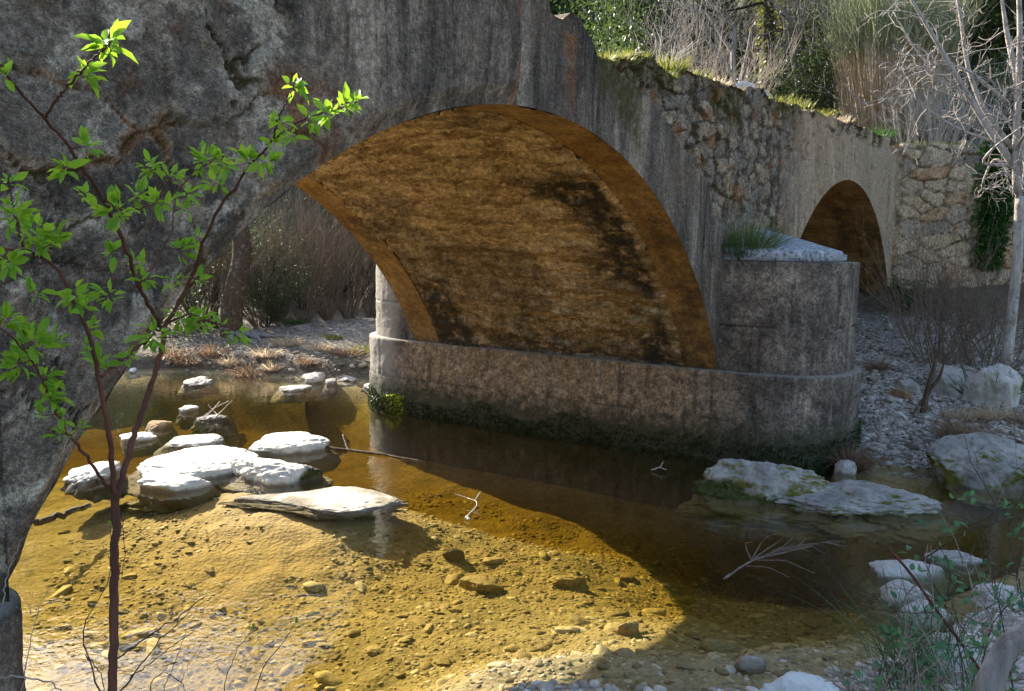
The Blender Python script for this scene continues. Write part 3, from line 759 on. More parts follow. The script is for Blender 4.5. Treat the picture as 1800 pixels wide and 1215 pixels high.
def cap(sgn, y0, hw, L, name):
    a = np.linspace(math.pi, 2 * math.pi, 80); se = lambda c: np.sign(c) * np.abs(c) ** (2 / 2.5)
    ox = 5.20 + hw * se(np.cos(a)); oy = L * se(np.sin(a))
    rows = []
    for z, s in ((2.445, .985), (2.45, 1.0), (2.56, 1.0), (2.575, .985)):
        rows.append(np.stack([5.25 + (ox - 5.25) * s, y0 + sgn * oy * s, ox * 0 + z], -1))
    for t in np.linspace(.12, 1, 14):
        s = .985 * (1 - t)
        rows.append(np.stack([5.25 + .3 * t + (ox - 5.25) * s, y0 + sgn * (oy * s), ox * 0 + 2.575 + .29 * t], -1))
    P = np.array(rows); P[..., 2] += .012 * fbm(P * 7, 4, 8) * (P[..., 2] > 2.5)
    z0 = np.zeros(P.shape[0] * 80)
    return obj(name, P.reshape(-1, 3), grid_faces(len(rows), 80), M_["cap"], bridge)
cap(1, 0.0, .95, 1.12, "cutwater_cap"); cap(-1, W_BR, .98, 1.20, "cutwater_cap")
def block(mb, c, s, rz=0, seed=0, tone=.5, amp=.006):
    n = 10; g = np.linspace(-1, 1, n); vs = []; fs = []; k = 0
    for ax in range(3):
        for sg in (-1, 1):
            U, Vv = np.meshgrid(g, g, indexing='ij'); Wd = np.full_like(U, sg)
            p = [None] * 3; p[ax] = Wd; p[(ax + 1) % 3] = U; p[(ax + 2) % 3] = Vv
            q = np.stack(p, -1).reshape(-1, 3); f = grid_faces(n, n)
            vs.append(q); fs.append((f if sg > 0 else f[:, ::-1]) + k); k += n * n
    q = np.concatenate(vs); q = q / (np.abs(q) ** 10).sum(1)[:, None] ** .1 
    q = q * np.array(s) / 2 * (1 + .0); q = q + amp * 4 * fbm(q * 9 + seed * 3.1, 4, seed)[:, None] * unit(q)
    cz, sz = math.cos(rz), math.sin(rz)
    q = np.stack([q[:, 0] * cz - q[:, 1] * sz, q[:, 0] * sz + q[:, 1] * cz, q[:, 2]], -1) + np.array(c)
    mb.add(q, np.concatenate(fs), tone)
b = MB(); block(b, (6.02, -.78, 2.485), (.34, .42, .09), .5, 3); b.build("cap_block", M_["cap"], bridge)
# left abutment plinth
ab = []
for t in np.linspace(0, 1, 40): ab.append((-4.12, W_BR + .2 - t * (W_BR + .05)))
for t in np.linspace(0, math.pi / 2, 16)[1:]: ab.append((-4.42 + .30 * math.cos(t), .15 - .34 * math.sin(t) - .0))
for t in np.linspace(0, 1, 20)[1:]: ab.append((-4.42 - 6.4 * t, -.19))
ab += [(-10.8, .3), (-10.8, W_BR), (-4.6, W_BR + .2)]
extrude(np.array(ab), np.linspace(-.7, 1.04, 60), "abutment_plinth", M_["pier"], bridge, .016, [((.03,), .03), ((.11,), .055), ((.25,), .06)], None, None, None, 23)
# moss hanging on the waterline of the pier
mb = MB(); n = 9000
k = rng.integers(0, len(plinth_out), n)
o2 = np.roll(plinth_out, -1, 0); u_ = rng.random(n)[:, None]
pp = plinth_out[k] * (1 - u_) + o2[k] * u_
sel = (pp[:, 0] < 5.9) & (pp[:, 1] < 5.9); pp = pp[sel]; n = len(pp)
hmax = .34 + .20 * fbm(pp * 1.5, 3, 4) + .12 * (pp[:, 1] < 0)
zz = -.06 + rng.random(n) ** 1.3 * hmax
outw = unit(np.stack([pp[:, 0] - 5.25, np.where(pp[:, 1] < 0, pp[:, 1], np.where(pp[:, 1] > W_BR, pp[:, 1] - W_BR, 0)), zz * 0], -1))
C = np.concatenate([pp, zz[:, None]], -1) + outw * .005
D = outw * .8 + rng.normal(size=(n, 3)) * .5 + np.array([0, 0, -.5])
leaves(mb, C, D, rng.uniform(.03, .07, n), rng.uniform(.025, .05, n), rng.random(n))
mb.build("moss", M_["moss"], bridge)
mb = MB(); n = 700
a = rng.uniform(math.pi * .60, math.pi * .97, n); zz = rng.random(n) ** 1.5 * .30 - .02
C = np.stack([5.25 + 1.12 * np.cos(a), W_BR + 1.43 * np.sin(a), zz], -1)
leaves(mb, C, np.stack([np.cos(a), np.sin(a), a * 0 - .6], -1) + .4 * rng.normal(size=(n, 3)), .07, .05, rng.random(n))
mb.build("moss", M_["wet_moss"], bridge)

# wing wall of big coursed rubble beside the second arch
def wing(p0, dr, L, name, label, sgn=1, fine=.035):
    root = empty(name, (p0[0], p0[1], 1.8), label, "wall")
    nx, nz = int(L / fine), int(4.6 / fine)
    s = np.linspace(0, L, nx); t = np.linspace(0, 1, nz)
    S, T = np.meshgrid(s, t, indexing='ij')
    top = 4.90 + .06 * fbm(np.stack([s * 2.5, s * 0], -1), 3, 3)
    Z = .4 + (top[:, None] - .4) * T
    P = np.stack([S, Z], -1)
    f1, f2, cid = voro(P * np.array([1.8, 3.1]) + .34 * np.stack([fbm(P * 3, 4, 1), fbm(P * 3, 4, 2)], -1), 17, .9)
    k1, k2, kid = voro(P * np.array([6, 8]), 19)
    e = f2 - f1
    mort = sst(.16, .03, e)
    d = .055 * sst(0, .15, e) + .06 * (cid - .5) + .05 * fbm(P * 4, 6, 12, .62) + .012 * sst(0, .2, k2 - k1)
    d = d * sst(0, .1, S) 
    round_ = np.maximum(0, T - .965) / .035
    d = d - .12 * round_ ** 2
    nrm = np.array([-dr[1], dr[0]]) * -sgn
    X = p0[0] + dr[0] * S + nrm[0] * d; Y = p0[1] + dr[1] * S + nrm[1] * d
    z0 = np.zeros(S.size)
    rub = z0 + 1
    V1 = np.stack([X, Y, Z], -1).reshape(-1, 3)
    bx = np.stack([p0[0] + dr[0] * s - nrm[0] * .9, p0[1] + dr[1] * s - nrm[1] * .9], -1)
    V2 = np.concatenate([np.c_[bx, top], np.c_[bx, s * 0 + .4]])
    i = np.arange(nx - 1); tp = i * nz + nz - 1
    F2 = np.stack([tp, tp + nz, V1.shape[0] + i + 1, V1.shape[0] + i], -1)
    F3 = np.stack([V1.shape[0] + i, V1.shape[0] + i + 1, V1.shape[0] + nx + i + 1, V1.shape[0] + nx + i], -1)
    pad = np.zeros(2 * nx)
    at = {"rub": np.r_[rub, pad + 1], "tone": np.r_[(.74 + .20 * cid).ravel(), pad + .8], "mort": np.r_[mort.ravel() * .9, pad], "moss": np.r_[(.5 * mort * (vn(P * 1.3, 5) > .2)).ravel(), pad],
          "rust": np.r_[(.35 * (cid > .85)).ravel(), pad], "old": np.r_[z0 + .3, pad], "band": np.r_[(.9 * sst(.22, .1, e)).ravel(), pad], "lite": np.r_[z0 + 1, pad + 1]}  # lite lifts the wall's colour, in place of sky light on it
    obj("masonry", np.concatenate([V1, V2]), [grid_faces(nx, nz), F2, F3], M_["facade"], root, attrs=at)
    return root
wing(WING0, WDIR, 8.0, "rubble_wall", "tall pale rubble retaining wall at the far right end of the bridge, ivy hanging down")

# ------------------------------------------------------------------ where a line of sight meets the ground or the water
_ds = np.concatenate([np.arange(1.2, 20, .02), np.arange(20, 90, .1)])
def hit(px, py, water=True):
    d = ray(px, py); k = math.hypot(d[0], d[1])
    P = CAM[None] + d[None] * (_ds / k)[:, None]
    h = terrain(P[:, 0], P[:, 1])
    if water: h = np.maximum(h, 0)
    i = np.argmax(P[:, 2] < h)
    return np.array([P[i, 0], P[i, 1], h[i]]), _ds[i]
def tz(x, y): return float(terrain(np.array([x]), np.array([y]))[0])
FH = unit(np.array([CF[0], CF[1]])); RH = np.array([CR[0], CR[1]]); RH = unit(RH)

# ------------------------------------------------------------------ rocks
def rock_verts(size, seed, sub=4, rough=.16, cuts=5, flat=.6, prof=None, rz=None, edge=.72):
    v, f = ICO[sub]; v = v.copy(); r2 = np.random.default_rng(seed)
    v = v * (1 + rough * 1.5 * fbm(v * 1.1 + seed, 3, seed)[:, None])
    for _ in range(cuts):
        nn = unit(r2.normal(size=3) * np.array([1, 1, .8])); off = r2.uniform(edge - .16, edge + .10)
        e = v @ nn - off; v = v - np.maximum(e, 0)[:, None] * nn * .9
    v[:, 2] = np.sign(v[:, 2]) * np.abs(v[:, 2]) ** flat
    v = v - rough * .55 * np.maximum(0, .16 - np.abs(fbm(v * 1.7 + seed * 2, 4, seed + 9)))[:, None] / .16 * unit(v) * .6 + rough * .75 * fbm(v * 2.6 + seed, 6, seed + 3, .62)[:, None] * unit(v) * np.array([1, 1, .8]) + rough * .22 * fbm(v * 11 + seed, 3, seed + 6)[:, None] * unit(v)
    mx = np.abs(v).max(0); v = v / mx
    zn = np.clip(-v[:, 2], 0, .98); k = np.where(v[:, 2] < 0, 1 / np.sqrt(np.maximum(1 - zn ** 2, .09)), 1); rr_ = np.hypot(v[:, 0], v[:, 1]); k = np.minimum(k, np.maximum(1.04 / (rr_ + 1e-6), 1)); v[:, 0] *= k; v[:, 1] *= k
    if prof is not None:
        s = np.interp(v[:, 0], np.linspace(-1, 1, len(prof)), prof); v[:, 1] *= s; v[:, 2] *= np.where(v[:, 2] > 0, s ** .8, 1)
    v = v * np.array(size)
    a = 0.0 if rz is None else rz
    x = v[:, 0] * math.cos(a) - v[:, 1] * math.sin(a); y = v[:, 0] * math.sin(a) + v[:, 1] * math.cos(a)
    V = np.stack([RH[0] * x + FH[0] * y, RH[1] * x + FH[1] * y, v[:, 2]], -1)
    return V, f
def rock(name, box, mat, label, seed, hfrac=.5, cat="rock", group=None, water=True, sink=.25, zoff=0.0, moss=None, **kw):
    """box = what the rock covers seen from the bank; its real size follows from where its front edge meets the ground"""
    x0, x1, yt, yb = box
    if x1 - x0 < 125 and yb > 900 and x0 < 1560 and zoff == 0: water = False; sink = .04
    if zoff < 0:
        p, dist = hit((x0 + x1) / 2, yb, False); sink = .03
    else:
        p, dist = hit((x0 + x1) / 2, yb, water)
    dep = math.atan2(CAM[2] - p[2], dist); sl = math.hypot(dist, CAM[2] - p[2])
    wd = (x1 - x0) * sl / FPX / 2
    ext = (yb - yt) * sl / FPX
    h = ext * hfrac
    dp = max((ext - h * math.cos(dep)) / math.sin(dep) / 2, wd * .45)
    dp = min(dp, wd * 2.0)
    c = p[:2] + FH * dp
    V, f = rock_verts((wd, dp, h), seed, **kw)
    sink = min(sink, max(.05, p[2] - tz(c[0], c[1]) + .03), .2 + h)
    V[:, 2] = np.where(V[:, 2] < 0, V[:, 2] * (sink / max(h, .02)), V[:, 2])
    lo = V[:, 2] < 0; fl = 1 + min(.02 + .5 * sink / max(wd, .05), .40) * np.clip(-V[:, 2] / sink, 0, 1) ** .8 * lo; V[:, 0] *= fl; V[:, 1] *= fl
    o = obj(name, V + np.array([c[0], c[1], p[2]]), f, mat, loc=(c[0], c[1], p[2]), attrs={"mo": np.zeros(len(V)) if moss is None else moss(V @ np.r_[RH, 0] / wd, V @ np.r_[FH, 0] / dp, V[:, 2] / h)})
    tag(o, label, cat, group)
    return o
WR, GR, SR, BR = M_["white_rock"], M_["grey_rock"], M_["shade_rock"], M_["brown_rock"]
rocks = [
 ((182, 405, 766, 860), WR, "largest bleached white rock slab in the sunlit shallows, under the arch on the left", 3, dict(hfrac=.27, flat=.5, sub=5, prof=[.5, .85, 1, .95, .75])),
 ((408, 562, 750, 802), WR, "white hump-backed rock at the back right of the largest white slab, a stick against it", 4, dict(hfrac=.42, sub=5)),
 ((378, 556, 792, 856), WR, "white rock with a dark mossy right end, touching the largest white slab", 15, dict(hfrac=.52, sub=5, cuts=7, moss=lambda a, b, c: sst(.35, .8, a) * sst(.9, .3, c))),
 ((268, 374, 757, 790), WR, "low white rock ledge just behind the largest white slab", 6, dict(hfrac=.3)),
 ((376, 688, 848, 904), WR, "long flat white rock with a thin left tail, alone in front of the slabs", 7, dict(hfrac=.13, sub=5, cuts=3, rough=.14, prof=[.15, .35, .40, .55, .9, 1, .95, .7])),
 ((215, 352, 826, 868), WR, "thin tilted white slab with dark undercut edge, front left of the largest slab", 8, dict(hfrac=.42, cuts=8)),
 ((90, 168, 803, 860), WR, "white rubbly rock beside the edge of the near arch, leftmost of the white rocks", 9, dict(hfrac=.30, rough=.28)),
 ((194, 258, 757, 780), WR, "small pointed white rock between the sapling stems, left of the brown stone", 10, dict(hfrac=.45)),
 ((248, 289, 735, 758), BR, "brown rounded stone standing in the water behind the white slabs", 11, dict(hfrac=.5)),
 ((308, 340, 708, 727), WR, "small white stone with a dark tip, beside the little twig heap in the water", 12, dict(hfrac=.5, rough=.26)),
 ((338, 404, 725, 743), SR, "flat heap of small pale stones in the water carrying dry twigs", 13, dict(hfrac=.4, rough=.5)),
 ((308, 354, 658, 684), SR, "jagged pale rock at the foot of the far bank, under the tree roots", 14, dict(hfrac=.42, rough=.34)),
 ((480, 538, 672, 690), SR, "flat pale rock just clear of the water off the far bank", 16, dict(hfrac=.35)),
 ((523, 572, 649, 675), SR, "smooth rounded grey-white stone at the far waterline, left of the broad one", 17, dict(hfrac=.55)),
 ((568, 642, 643, 674), SR, "broad pale stone with streaks at the far waterline", 18, dict(hfrac=.42)),
 ((567, 588, 661, 679), SR, "little round white stone in front of the broad pale stone at the far waterline", 19, dict(hfrac=.55)),
 ((634, 672, 668, 686), SR, "pale flat stone next to the far end of the pier", 20, dict(hfrac=.5)),
 ((218, 236, 644, 656), WR, "tiny white rock at the far bank seen past the left edge of the arch", 21, dict(hfrac=.6)),
 ((1236, 1515, 790, 900), GR, "big grey boulder, mossy on its left flank, in the water before the pier", 22, dict(hfrac=.66, sub=5, rough=.26, cuts=5, prof=[.8, 1, 1, .9, .75, .5], moss=lambda a, b, c: np.maximum(sst(-.1, -.7, a) * sst(.8, .2, c), .75 * sst(.45, .05, c)))),
 ((1392, 1730, 836, 922), GR, "long low pale ledge of rock running right from the mossy boulder", 23, dict(hfrac=.40, sub=5, rough=.26, cuts=4, prof=[.7, .9, .9, 1, .9, .5], moss=lambda a, b, c: .55 * sst(.3, .0, c) + .25)),
 ((1692, 1880, 762, 872), GR, "large grey boulder at the right edge of the picture, on the gravel bank", 24, dict(hfrac=.7, sub=5, rough=.16, cuts=6)),
 ((1476, 1520, 806, 838), SR, "small blue-grey stone wedged between the pier and the mossy boulder", 25, dict(hfrac=.7)),
 ((1444, 1537, 910, 968), SR, "angular white wedge-shaped rock below the long pale ledge", 26, dict(hfrac=.55, cuts=9, edge=.62)),
 ((1428, 1459, 962, 980), SR, "small white stone beside the washed-up brushwood", 27, dict(hfrac=.6)),
 ((1520, 1670, 977, 1024), SR, "tan elongated rock crossing the little inflow, below the white wedge", 28, dict(hfrac=.55, rough=.22)),
 ((1640, 1738, 965, 1004), SR, "pale arched rock with a dark hollow, right of the tan elongated rock", 29, dict(hfrac=.55, rough=.28)),
 ((1570, 1650, 1018, 1075), SR, "pinkish rock with twigs lying across it, below the tan elongated rock", 30, dict(hfrac=.6)),
 ((1590, 1692, 1050, 1110), SR, "broad pinkish-tan rock partly behind brambles, lower of two touching ones", 31, dict(hfrac=.6)),
 ((1738, 1806, 1028, 1068), SR, "white rock among brambles by the right edge", 32, dict(hfrac=.55)),
 ((1636, 1760, 1120, 1205), SR, "large tan rock behind the thick bent branch at lower right", 33, dict(hfrac=.6)),
 ((1298, 1358, 1154, 1190), WR, "small rock with a white top standing in the shaded shallows near the bottom edge", 34, dict(hfrac=.5)),
 ((1340, 1485, 1180, 1262), WR, "white rock cut off by the bottom edge of the picture, behind the rushes", 35, dict(hfrac=.5)),
 ((1664, 1734, 638, 704), SR, "white boulder on the gravel bank behind the green iris clump", 36, dict(hfrac=.75, cuts=7)),
 ((1736, 1822, 640, 722), SR, "whitish block of stone on the gravel bank at the right edge", 37, dict(hfrac=.75, cuts=8, edge=.62)),
 ((1578, 1610, 682, 706), BR, "brown angular stone on the white gravel of the right bank", 38, dict(hfrac=.7)),
 ((1592, 1622, 664, 692), SR, "white angular stone behind the brown one on the gravel bank", 39, dict(hfrac=.7, cuts=8)),
 ((1580, 1606, 722, 742), SR, "pale flat stone on the gravel near the dead stump", 40, dict(hfrac=.6)),
 ((1450, 1480, 795, 820), BR, "brown stone tucked under the foot of the pier", 41, dict(hfrac=.7)),
 ((1548, 1582, 944, 962), SR, "small whitish stone in the inflow right of the white wedge", 42, dict(hfrac=.6)),
 ((774, 816, 963, 989), SR, "pinkish tan stone breaking the surface in mid stream", 43, dict(hfrac=.75)),
 ((680, 700, 906, 921), SR, "small white stone in the water at the right of the long flat white rock", 44, dict(hfrac=.75)),
 ((1088, 1126, 1088, 1120), M_["gold"], "yellow stone at the curved edge of the bridge's shadow", 45, dict(hfrac=.7, zoff=-.06)),
 ((800, 884, 1004, 1048), M_["gold"], "large angular brown stone under the water in the sunlit stream", 46, dict(hfrac=.45, zoff=-.12, cuts=8, edge=.6)),
 ((962, 1032, 1004, 1038), M_["gold"], "dark golden stone under the water, right of the large angular brown one", 47, dict(hfrac=.5, zoff=-.12, rough=.22)),
 ((1232, 1300, 1118, 1148), M_["gold"], "yellowish flat stone under the shaded water in front of the rushes", 48, dict(hfrac=.4, zoff=-.10)),
]
for box, m, lab, sd_, kw in rocks:
    o = rock("rock" if m is not M_["gold"] else "stone", box, m, lab, sd_, **kw)
    if m is M_["gold"]:
        at_ = o.data.attributes.new("tone", 'FLOAT', 'POINT'); at_.data.foreach_set("value", np.full(len(o.data.vertices), .62 if sd_ == 45 else .42, np.float32))
# loose white coping stones on the parapet
for px, py, sx, lab, sd_ in ((1308, 158, .44, "loose white stone on top of the bridge wall, left of two", 51), (1342, 176, .62, "loose white block on top of the bridge wall, right of two", 52)):
    p = at_y(px, py, .30); z = float(ztop(np.array([p[0]]))[0])
    V, f = rock_verts((sx * .7, .13, .10), sd_, cuts=8, edge=.66)
    x = V @ np.r_[RH, 0]; yv = V @ np.r_[FH, 0]
    V = np.stack([x, yv, V[:, 2]], -1) + np.array([p[0], .30, z + .09])
    tag(obj("coping_stone", V, f, M_["white_rock"], loc=(p[0], .30, z)), lab, "stone")

# cobbles one can count on the bed, then the gravel nobody could count
cob = []
for k in range(6):
    V, f = rock_verts((1, 1, 1), 200 + k, sub=3, rough=.22, cuts=5 + k % 3)
    o = obj("cobble_shape", V, f, M_["gold"], attrs={"tone": np.full(len(V), .18 + .15 * k)}); cob.append(o.data); bpy.data.objects.remove(o)
cnt = 0; tries = 0
while cnt < 170 and tries < 4000:
    tries += 1
    px, py = random.uniform(60, 1500), random.uniform(880, 1212)
    p = at_z(px, py, -.12)
    d = float(chan(np.array([p[0]]), np.array([p[1]]))[0])
    if d < .12 or p[0] < -4.0: continue
    if 360 < px < 720 and py < 960: continue
    s = random.choice((.03, .035, .045, .055, .07, .085)) * random.uniform(.8, 1.2)
    z = tz(p[0], p[1])
    dark = px > 1150 - max(0, (980 - py)) * .9
    o = bpy.data.objects.new("cobble", cob[random.randrange(6)]); col.objects.link(o)
    o.location = (p[0], p[1], z + s * .04); o.rotation_euler = (random.uniform(-.2, .2), random.uniform(-.2, .2), random.uniform(0, 6.3))
    o.scale = (s * random.uniform(1, 1.5), s * random.uniform(.7, 1), s * random.uniform(.32, .5))
    if dark: tag(o, "cobble under the dark water in the bridge's shadow", "cobble", "cobbles in the shaded part of the stream")
    else: tag(o, "golden-brown cobble under the clear sunlit water of the stream bed", "cobble", "cobbles in the sunlit part of the stream")
    cnt += 1
def gravel(name, P, S, flat, tones, m, lift=.1, sub=1, kind="stuff"):
    v, f = ICO[sub]; n = len(P)
    shp = np.stack([v * (1 + .35 * fbm(v * 1.3 + 9.1 * k, 2, 300 + k)[:, None]) for k in range(24)])
    a = rng.uniform(0, 6.283, n); ca, sa = np.cos(a)[:, None], np.sin(a)[:, None]
    q = shp[rng.integers(0, 24, n)]
    q = q * np.stack([S * rng.uniform(.9, 1.45, n), S * rng.uniform(.65, 1, n), S * flat * rng.uniform(.7, 1.2, n)], -1)[:, None]
    ti = rng.normal(size=(n, 2, 1)) * .18
    x = q[..., 0] * ca - q[..., 1] * sa; y = q[..., 0] * sa + q[..., 1] * ca
    z = q[..., 2] + x * ti[:, 0] + y * ti[:, 1]
    V = np.stack([x, y, z], -1) + (P + np.array([0, 0, 1]) * (S * lift)[:, None])[:, None]
    F = f[None] + (np.arange(n) * len(v))[:, None, None]
    o = obj(name, V.reshape(-1, 3), F.reshape(-1, 3), m, attrs={"tone": np.repeat(tones, len(v))})
    return tag(o, kind=kind)
def scatter(n, bx, cond):
    out = []
    while sum(len(a) for a in out) < n:
        x = rng.uniform(bx[0], bx[1], n); y = rng.uniform(bx[2], bx[3], n); z, d, wr_, wf_, e_ = terrain(x, y, True)
        k = cond(x, y, z, d, wr_, e_); out.append(np.stack([x, y, z], -1)[k])
        if len(out) > 30: break
    return np.concatenate(out)[:n]
P = scatter(15000, (-4.2, 3.2, -2.8, 4.6), lambda x, y, z, d, wr_, e_: (d > -.05) & ((np.hypot(x - .3, y - 3.0) > 1.2) | (rng.random(len(x)) < .35)) & (fbm(np.stack([x, y], -1) * .9, 3, 77) > -.45 + .2 * (y > 1.8)))
S = np.exp(rng.normal(-4.25, .45, len(P))).clip(.006, .05)
gravel("streambed_gravel", P, S, .40, rng.random(len(P)) ** .9, M_["gold"], -.05)
P = scatter(14000, (4.8, 12.5, -4.8, .4), lambda x, y, z, d, wr_, e_: (d < .05) & (wr_ > .5) & (e_ < -.2) & (rng.random(len(x)) < np.clip(2.2 - .2 * x, .12, 1)))
S = np.exp(rng.normal(-4.05, .5, len(P))).clip(.010, .09)
gravel("bank_gravel", P, S, .6, rng.random(len(P)), M_["grey_peb"])
P = scatter(2600, (-3.2, .8, -3.4, -.7), lambda x, y, z, d, wr_, e_: (d < .16) & (d > -.9))
S = np.exp(rng.normal(-4.0, .45, len(P))).clip(.008, .07)
gravel("shore_gravel", P, S, .6, .25 + .75 * rng.random(len(P)), M_["grey_peb"])
P = scatter(500, (4.4, 9, 6.8, 14), lambda x, y, z, d, wr_, e_: (d < .02) & (d > -1.6))
S = np.exp(rng.normal(-3.6, .5, len(P))).clip(.015, .08)
gravel("far_bank_gravel", P, S, .6, .0 + .6 * rng.random(len(P)), M_["grey_peb"])

# dead leaves and bits lying on the banks
mb = MB()
P = np.concatenate([scatter(5200, (4.2, 13, 6.2, 17), lambda x, y, z, d, wr_, e_: (d < -.02)), scatter(3600, (5.2, 14, -5, .5), lambda x, y, z, d, wr_, e_: (d < -.05) & (wr_ > .4) & (e_ < -.3) & (fbm(np.stack([x, y], -1) * 1.1, 3, 88) > -.1)), scatter(900, (-2.5, 2.5, -4.5, -1.6), lambda x, y, z, d, wr_, e_: (d < -.1))])
leaves(mb, P + np.array([0, 0, .012]), rng.normal(size=P.shape) * [1, 1, .25], rng.uniform(.03, .085, len(P)), rng.uniform(.02, .06, len(P)), rng.random(len(P)))
tag(mb.build("leaf_litter", M_["litter"]), kind="stuff")

# ------------------------------------------------------------------ plants
def branchy(mb, p, d, L, r, lev, kids=(3, 5), spread=.7, up=.12, wig=.22, sides=5, tips=None, tone=.5, shrink=.62, seg=6, rmin=.004, gravity=0.0):
    p = np.asarray(p, float); d = unit(np.asarray(d, float)); pts = [p]; step = L / seg; dirs = [d]
    for k in range(seg):
        d = unit(d + rng.normal(size=3) * wig * .5 + np.array([0, 0, up * .35 - gravity * k / seg])); p = p + d * step; pts.append(p); dirs.append(d)
    r1 = max(r * (.45 if lev > 0 else .25), rmin)
    tube(mb, pts, np.linspace(r, r1, seg + 1), sides if r > .02 else 4 if r > .008 else 3, tone, cap=False)
    if tips is not None and lev <= 1: tips += [(pts[k], dirs[k]) for k in range(2, seg + 1)]
    if lev <= 0: return
    for k in range(random.randint(*kids)):
        i = random.randint(max(1, seg // 3), seg); dd = dirs[i]
        side = unit(np.cross(dd, rng.normal(size=3)))
        nd = unit(dd * (1 - spread * .5) + side * spread * random.uniform(.6, 1.2) + np.array([0, 0, up]))
        branchy(mb, pts[i], nd, L * shrink * random.uniform(.7, 1.15), max(r1 * random.uniform(.6, .9), rmin), lev - 1, kids, spread, up, wig, sides, tips, tone, shrink, max(seg - 1, 3), rmin, gravity)
def make_tree(name, base, h, label, crown_m, bark_m, n_leaf=9000, lsize=.10, lev=3, r=.14, lean=(0, 0, 1), crown_r=.55, group=None, first=.45, clump=.30, spread=.8, up=.15):
    root = empty(name, base, label, "tree", group)
    mb = MB(); tips = []
    branchy(mb, np.array(base) - np.array([0, 0, .3]), lean, h * first, r, lev, (4, 6), spread, up, .16, 6, tips, .5, .68, 7, .008)
    mb.build("trunk", bark_m, root)
    if n_leaf:
        T = np.array([t[0] for t in tips]); n = n_leaf
        k = rng.integers(0, len(T), n)
        C = T[k] + rng.normal(size=(n, 3)) * clump * np.array([1, 1, .7])
        D = rng.normal(size=(n, 3)) + np.array([0, 0, .2])
        tone = np.clip(.5 + .25 * rng.normal(size=n) + .35 * vn(C * 1.1, 7), 0, 1)
        mc = MB(); leaves(mc, C, D, lsize * rng.uniform(.7, 1.3, n), lsize * rng.uniform(.55, .9, n), tone); mc.build("crown", crown_m, root)
    return root
def place(root, loc, rz=0.0, s=1.0, label=None):
    c = copy_tree(root); c.location = tuple(float(v) for v in loc); c.rotation_euler = (0, 0, rz); c.scale = (s, s, s * random.uniform(.92, 1.1))
    if label: c["label"] = label
    return c
def ground_at(az_px, dist):
    d = ray(az_px, 500); k = unit(d[:2]); p = CAM[:2] + k * dist
    return np.array([p[0], p[1], tz(p[0], p[1])])

# evergreens behind the bridge (upper right) and beyond the arch
g1 = "evergreen trees behind the bridge"
EV = make_tree("evergreen_tree", ground_at(1090, 21), 9.0, "dark evergreen tree rising just behind the broken parapet notch", M_["dark_leaf"], M_["dark_bark"], 15000, .13, 3, .17, group=g1, clump=.42)
EV2 = make_tree("evergreen_tree", ground_at(1010, 25), 9.5, "dark evergreen tree at the left end of the trees, half hidden by the bridge crown", M_["dark_leaf"], M_["dark_bark"], 15000, .14, 3, .18, group=g1, clump=.45)
for px, dist, s, lab, src in (
    (1190, 38, 1.35, "dark evergreen tree behind the dry bush on the bridge wall", EV2), (1440, 29, 1.05, "dark evergreen tree just left of the tall broom clump", EV),
    (1330, 33, 1.25, "dark evergreen tree deep behind the ivy-clad trunk", EV2), (1560, 30, 1.2, "dark evergreen tree directly behind the tall broom clump", EV), 
    (1680, 28, .95, "dark evergreen tree between the broom clump and the bleached tree", EV2), (1770, 30, 1.1, "dark evergreen tree behind the bleached tree", EV), (1850, 29, 1.1, "dark evergreen tree at the right edge of the picture", EV2)):
    p = ground_at(px, dist); p[2] -= .2
    place(src, p, random.uniform(0, 6), s, lab)
g2 = "trees in the wood beyond the arch"
for px, dist, s, lab, src in (
    (460, 47, 1.1, "dark evergreen seen through the arch, left of the reeds", EV), (560, 50, 1.2, "dark evergreen seen through the arch, behind the reeds", EV2),
    (650, 46, 1.1, "dark evergreen seen through the arch, close to the arch's far rim", EV), (720, 50, 1.2, "dark evergreen hidden mostly by the arch's far rim", EV2), (380, 48, 1.0, "dark evergreen seen through the arch, behind the mossy leaning trunk", EV2), (820, 46, 1.1, "dark evergreen behind the pier beyond the arch", EV), (300, 52, .9, "dark evergreen far beyond the arch on the left", EV)):
    c = place(src, ground_at(px, dist), random.uniform(0, 6), s, lab); c["group"] = g2
# yellow-green pine at top right
PN = make_tree("pine_tree", ground_at(1660, 26.5), 9.0, "yellow-green pine right of the tall broom clump", M_["pine_leaf"], M_["dark_bark"], 13000, .13, 3, .16, clump=.30, spread=.95, up=.05)
place(PN, ground_at(1790, 27.5), 2.0, 1.1, "yellow-green pine at the top right corner behind the bleached branches")
# bare grey trees
g3 = "bare trees behind the bridge"
def bare_tree(name, base, h, label, m, lev=4, r=.12, group=None, lean=(0, 0, 1), kids=(4, 6), spread=.75, first=.42):
    root = empty(name, base, label, "tree", group); mb = MB()
    branchy(mb, np.array(base) - np.array([0, 0, .3]), lean, h * first, r, lev, kids, spread, .10, .25, 6, None, .5, .70, 6, .006)
    mb.build("trunk", m, root); return root
BT = bare_tree("bare_tree", ground_at(1390, 25.5), 8.5, "bare grey tree with spreading branches, left of the tall broom clump", M_["grey_bark"], 4, .13, g3)
for px, dist, s, lab in ((1250, 24, 1.0, "bare grey tree above the dry bush on the bridge wall"), (1460, 28, 1.1, "bare grey tree behind the left side of the broom clump"), (1130, 29, 1.1, "bare grey tree deep behind the grassy notch of the wall"), (1340, 29, 1.15, "bare grey tree behind the ivy-clad trunk"), (1285, 26, .95, "bare grey tree between the dry wall bush and the ivy-clad trunk"), (1425, 26.5, 1.0, "bare grey tree close to the left side of the broom clump"), (1700, 27, 1.0, "bare grey tree behind the bleached tree's left branches")):
    place(BT, ground_at(px, dist), random.uniform(0, 6), s, lab)
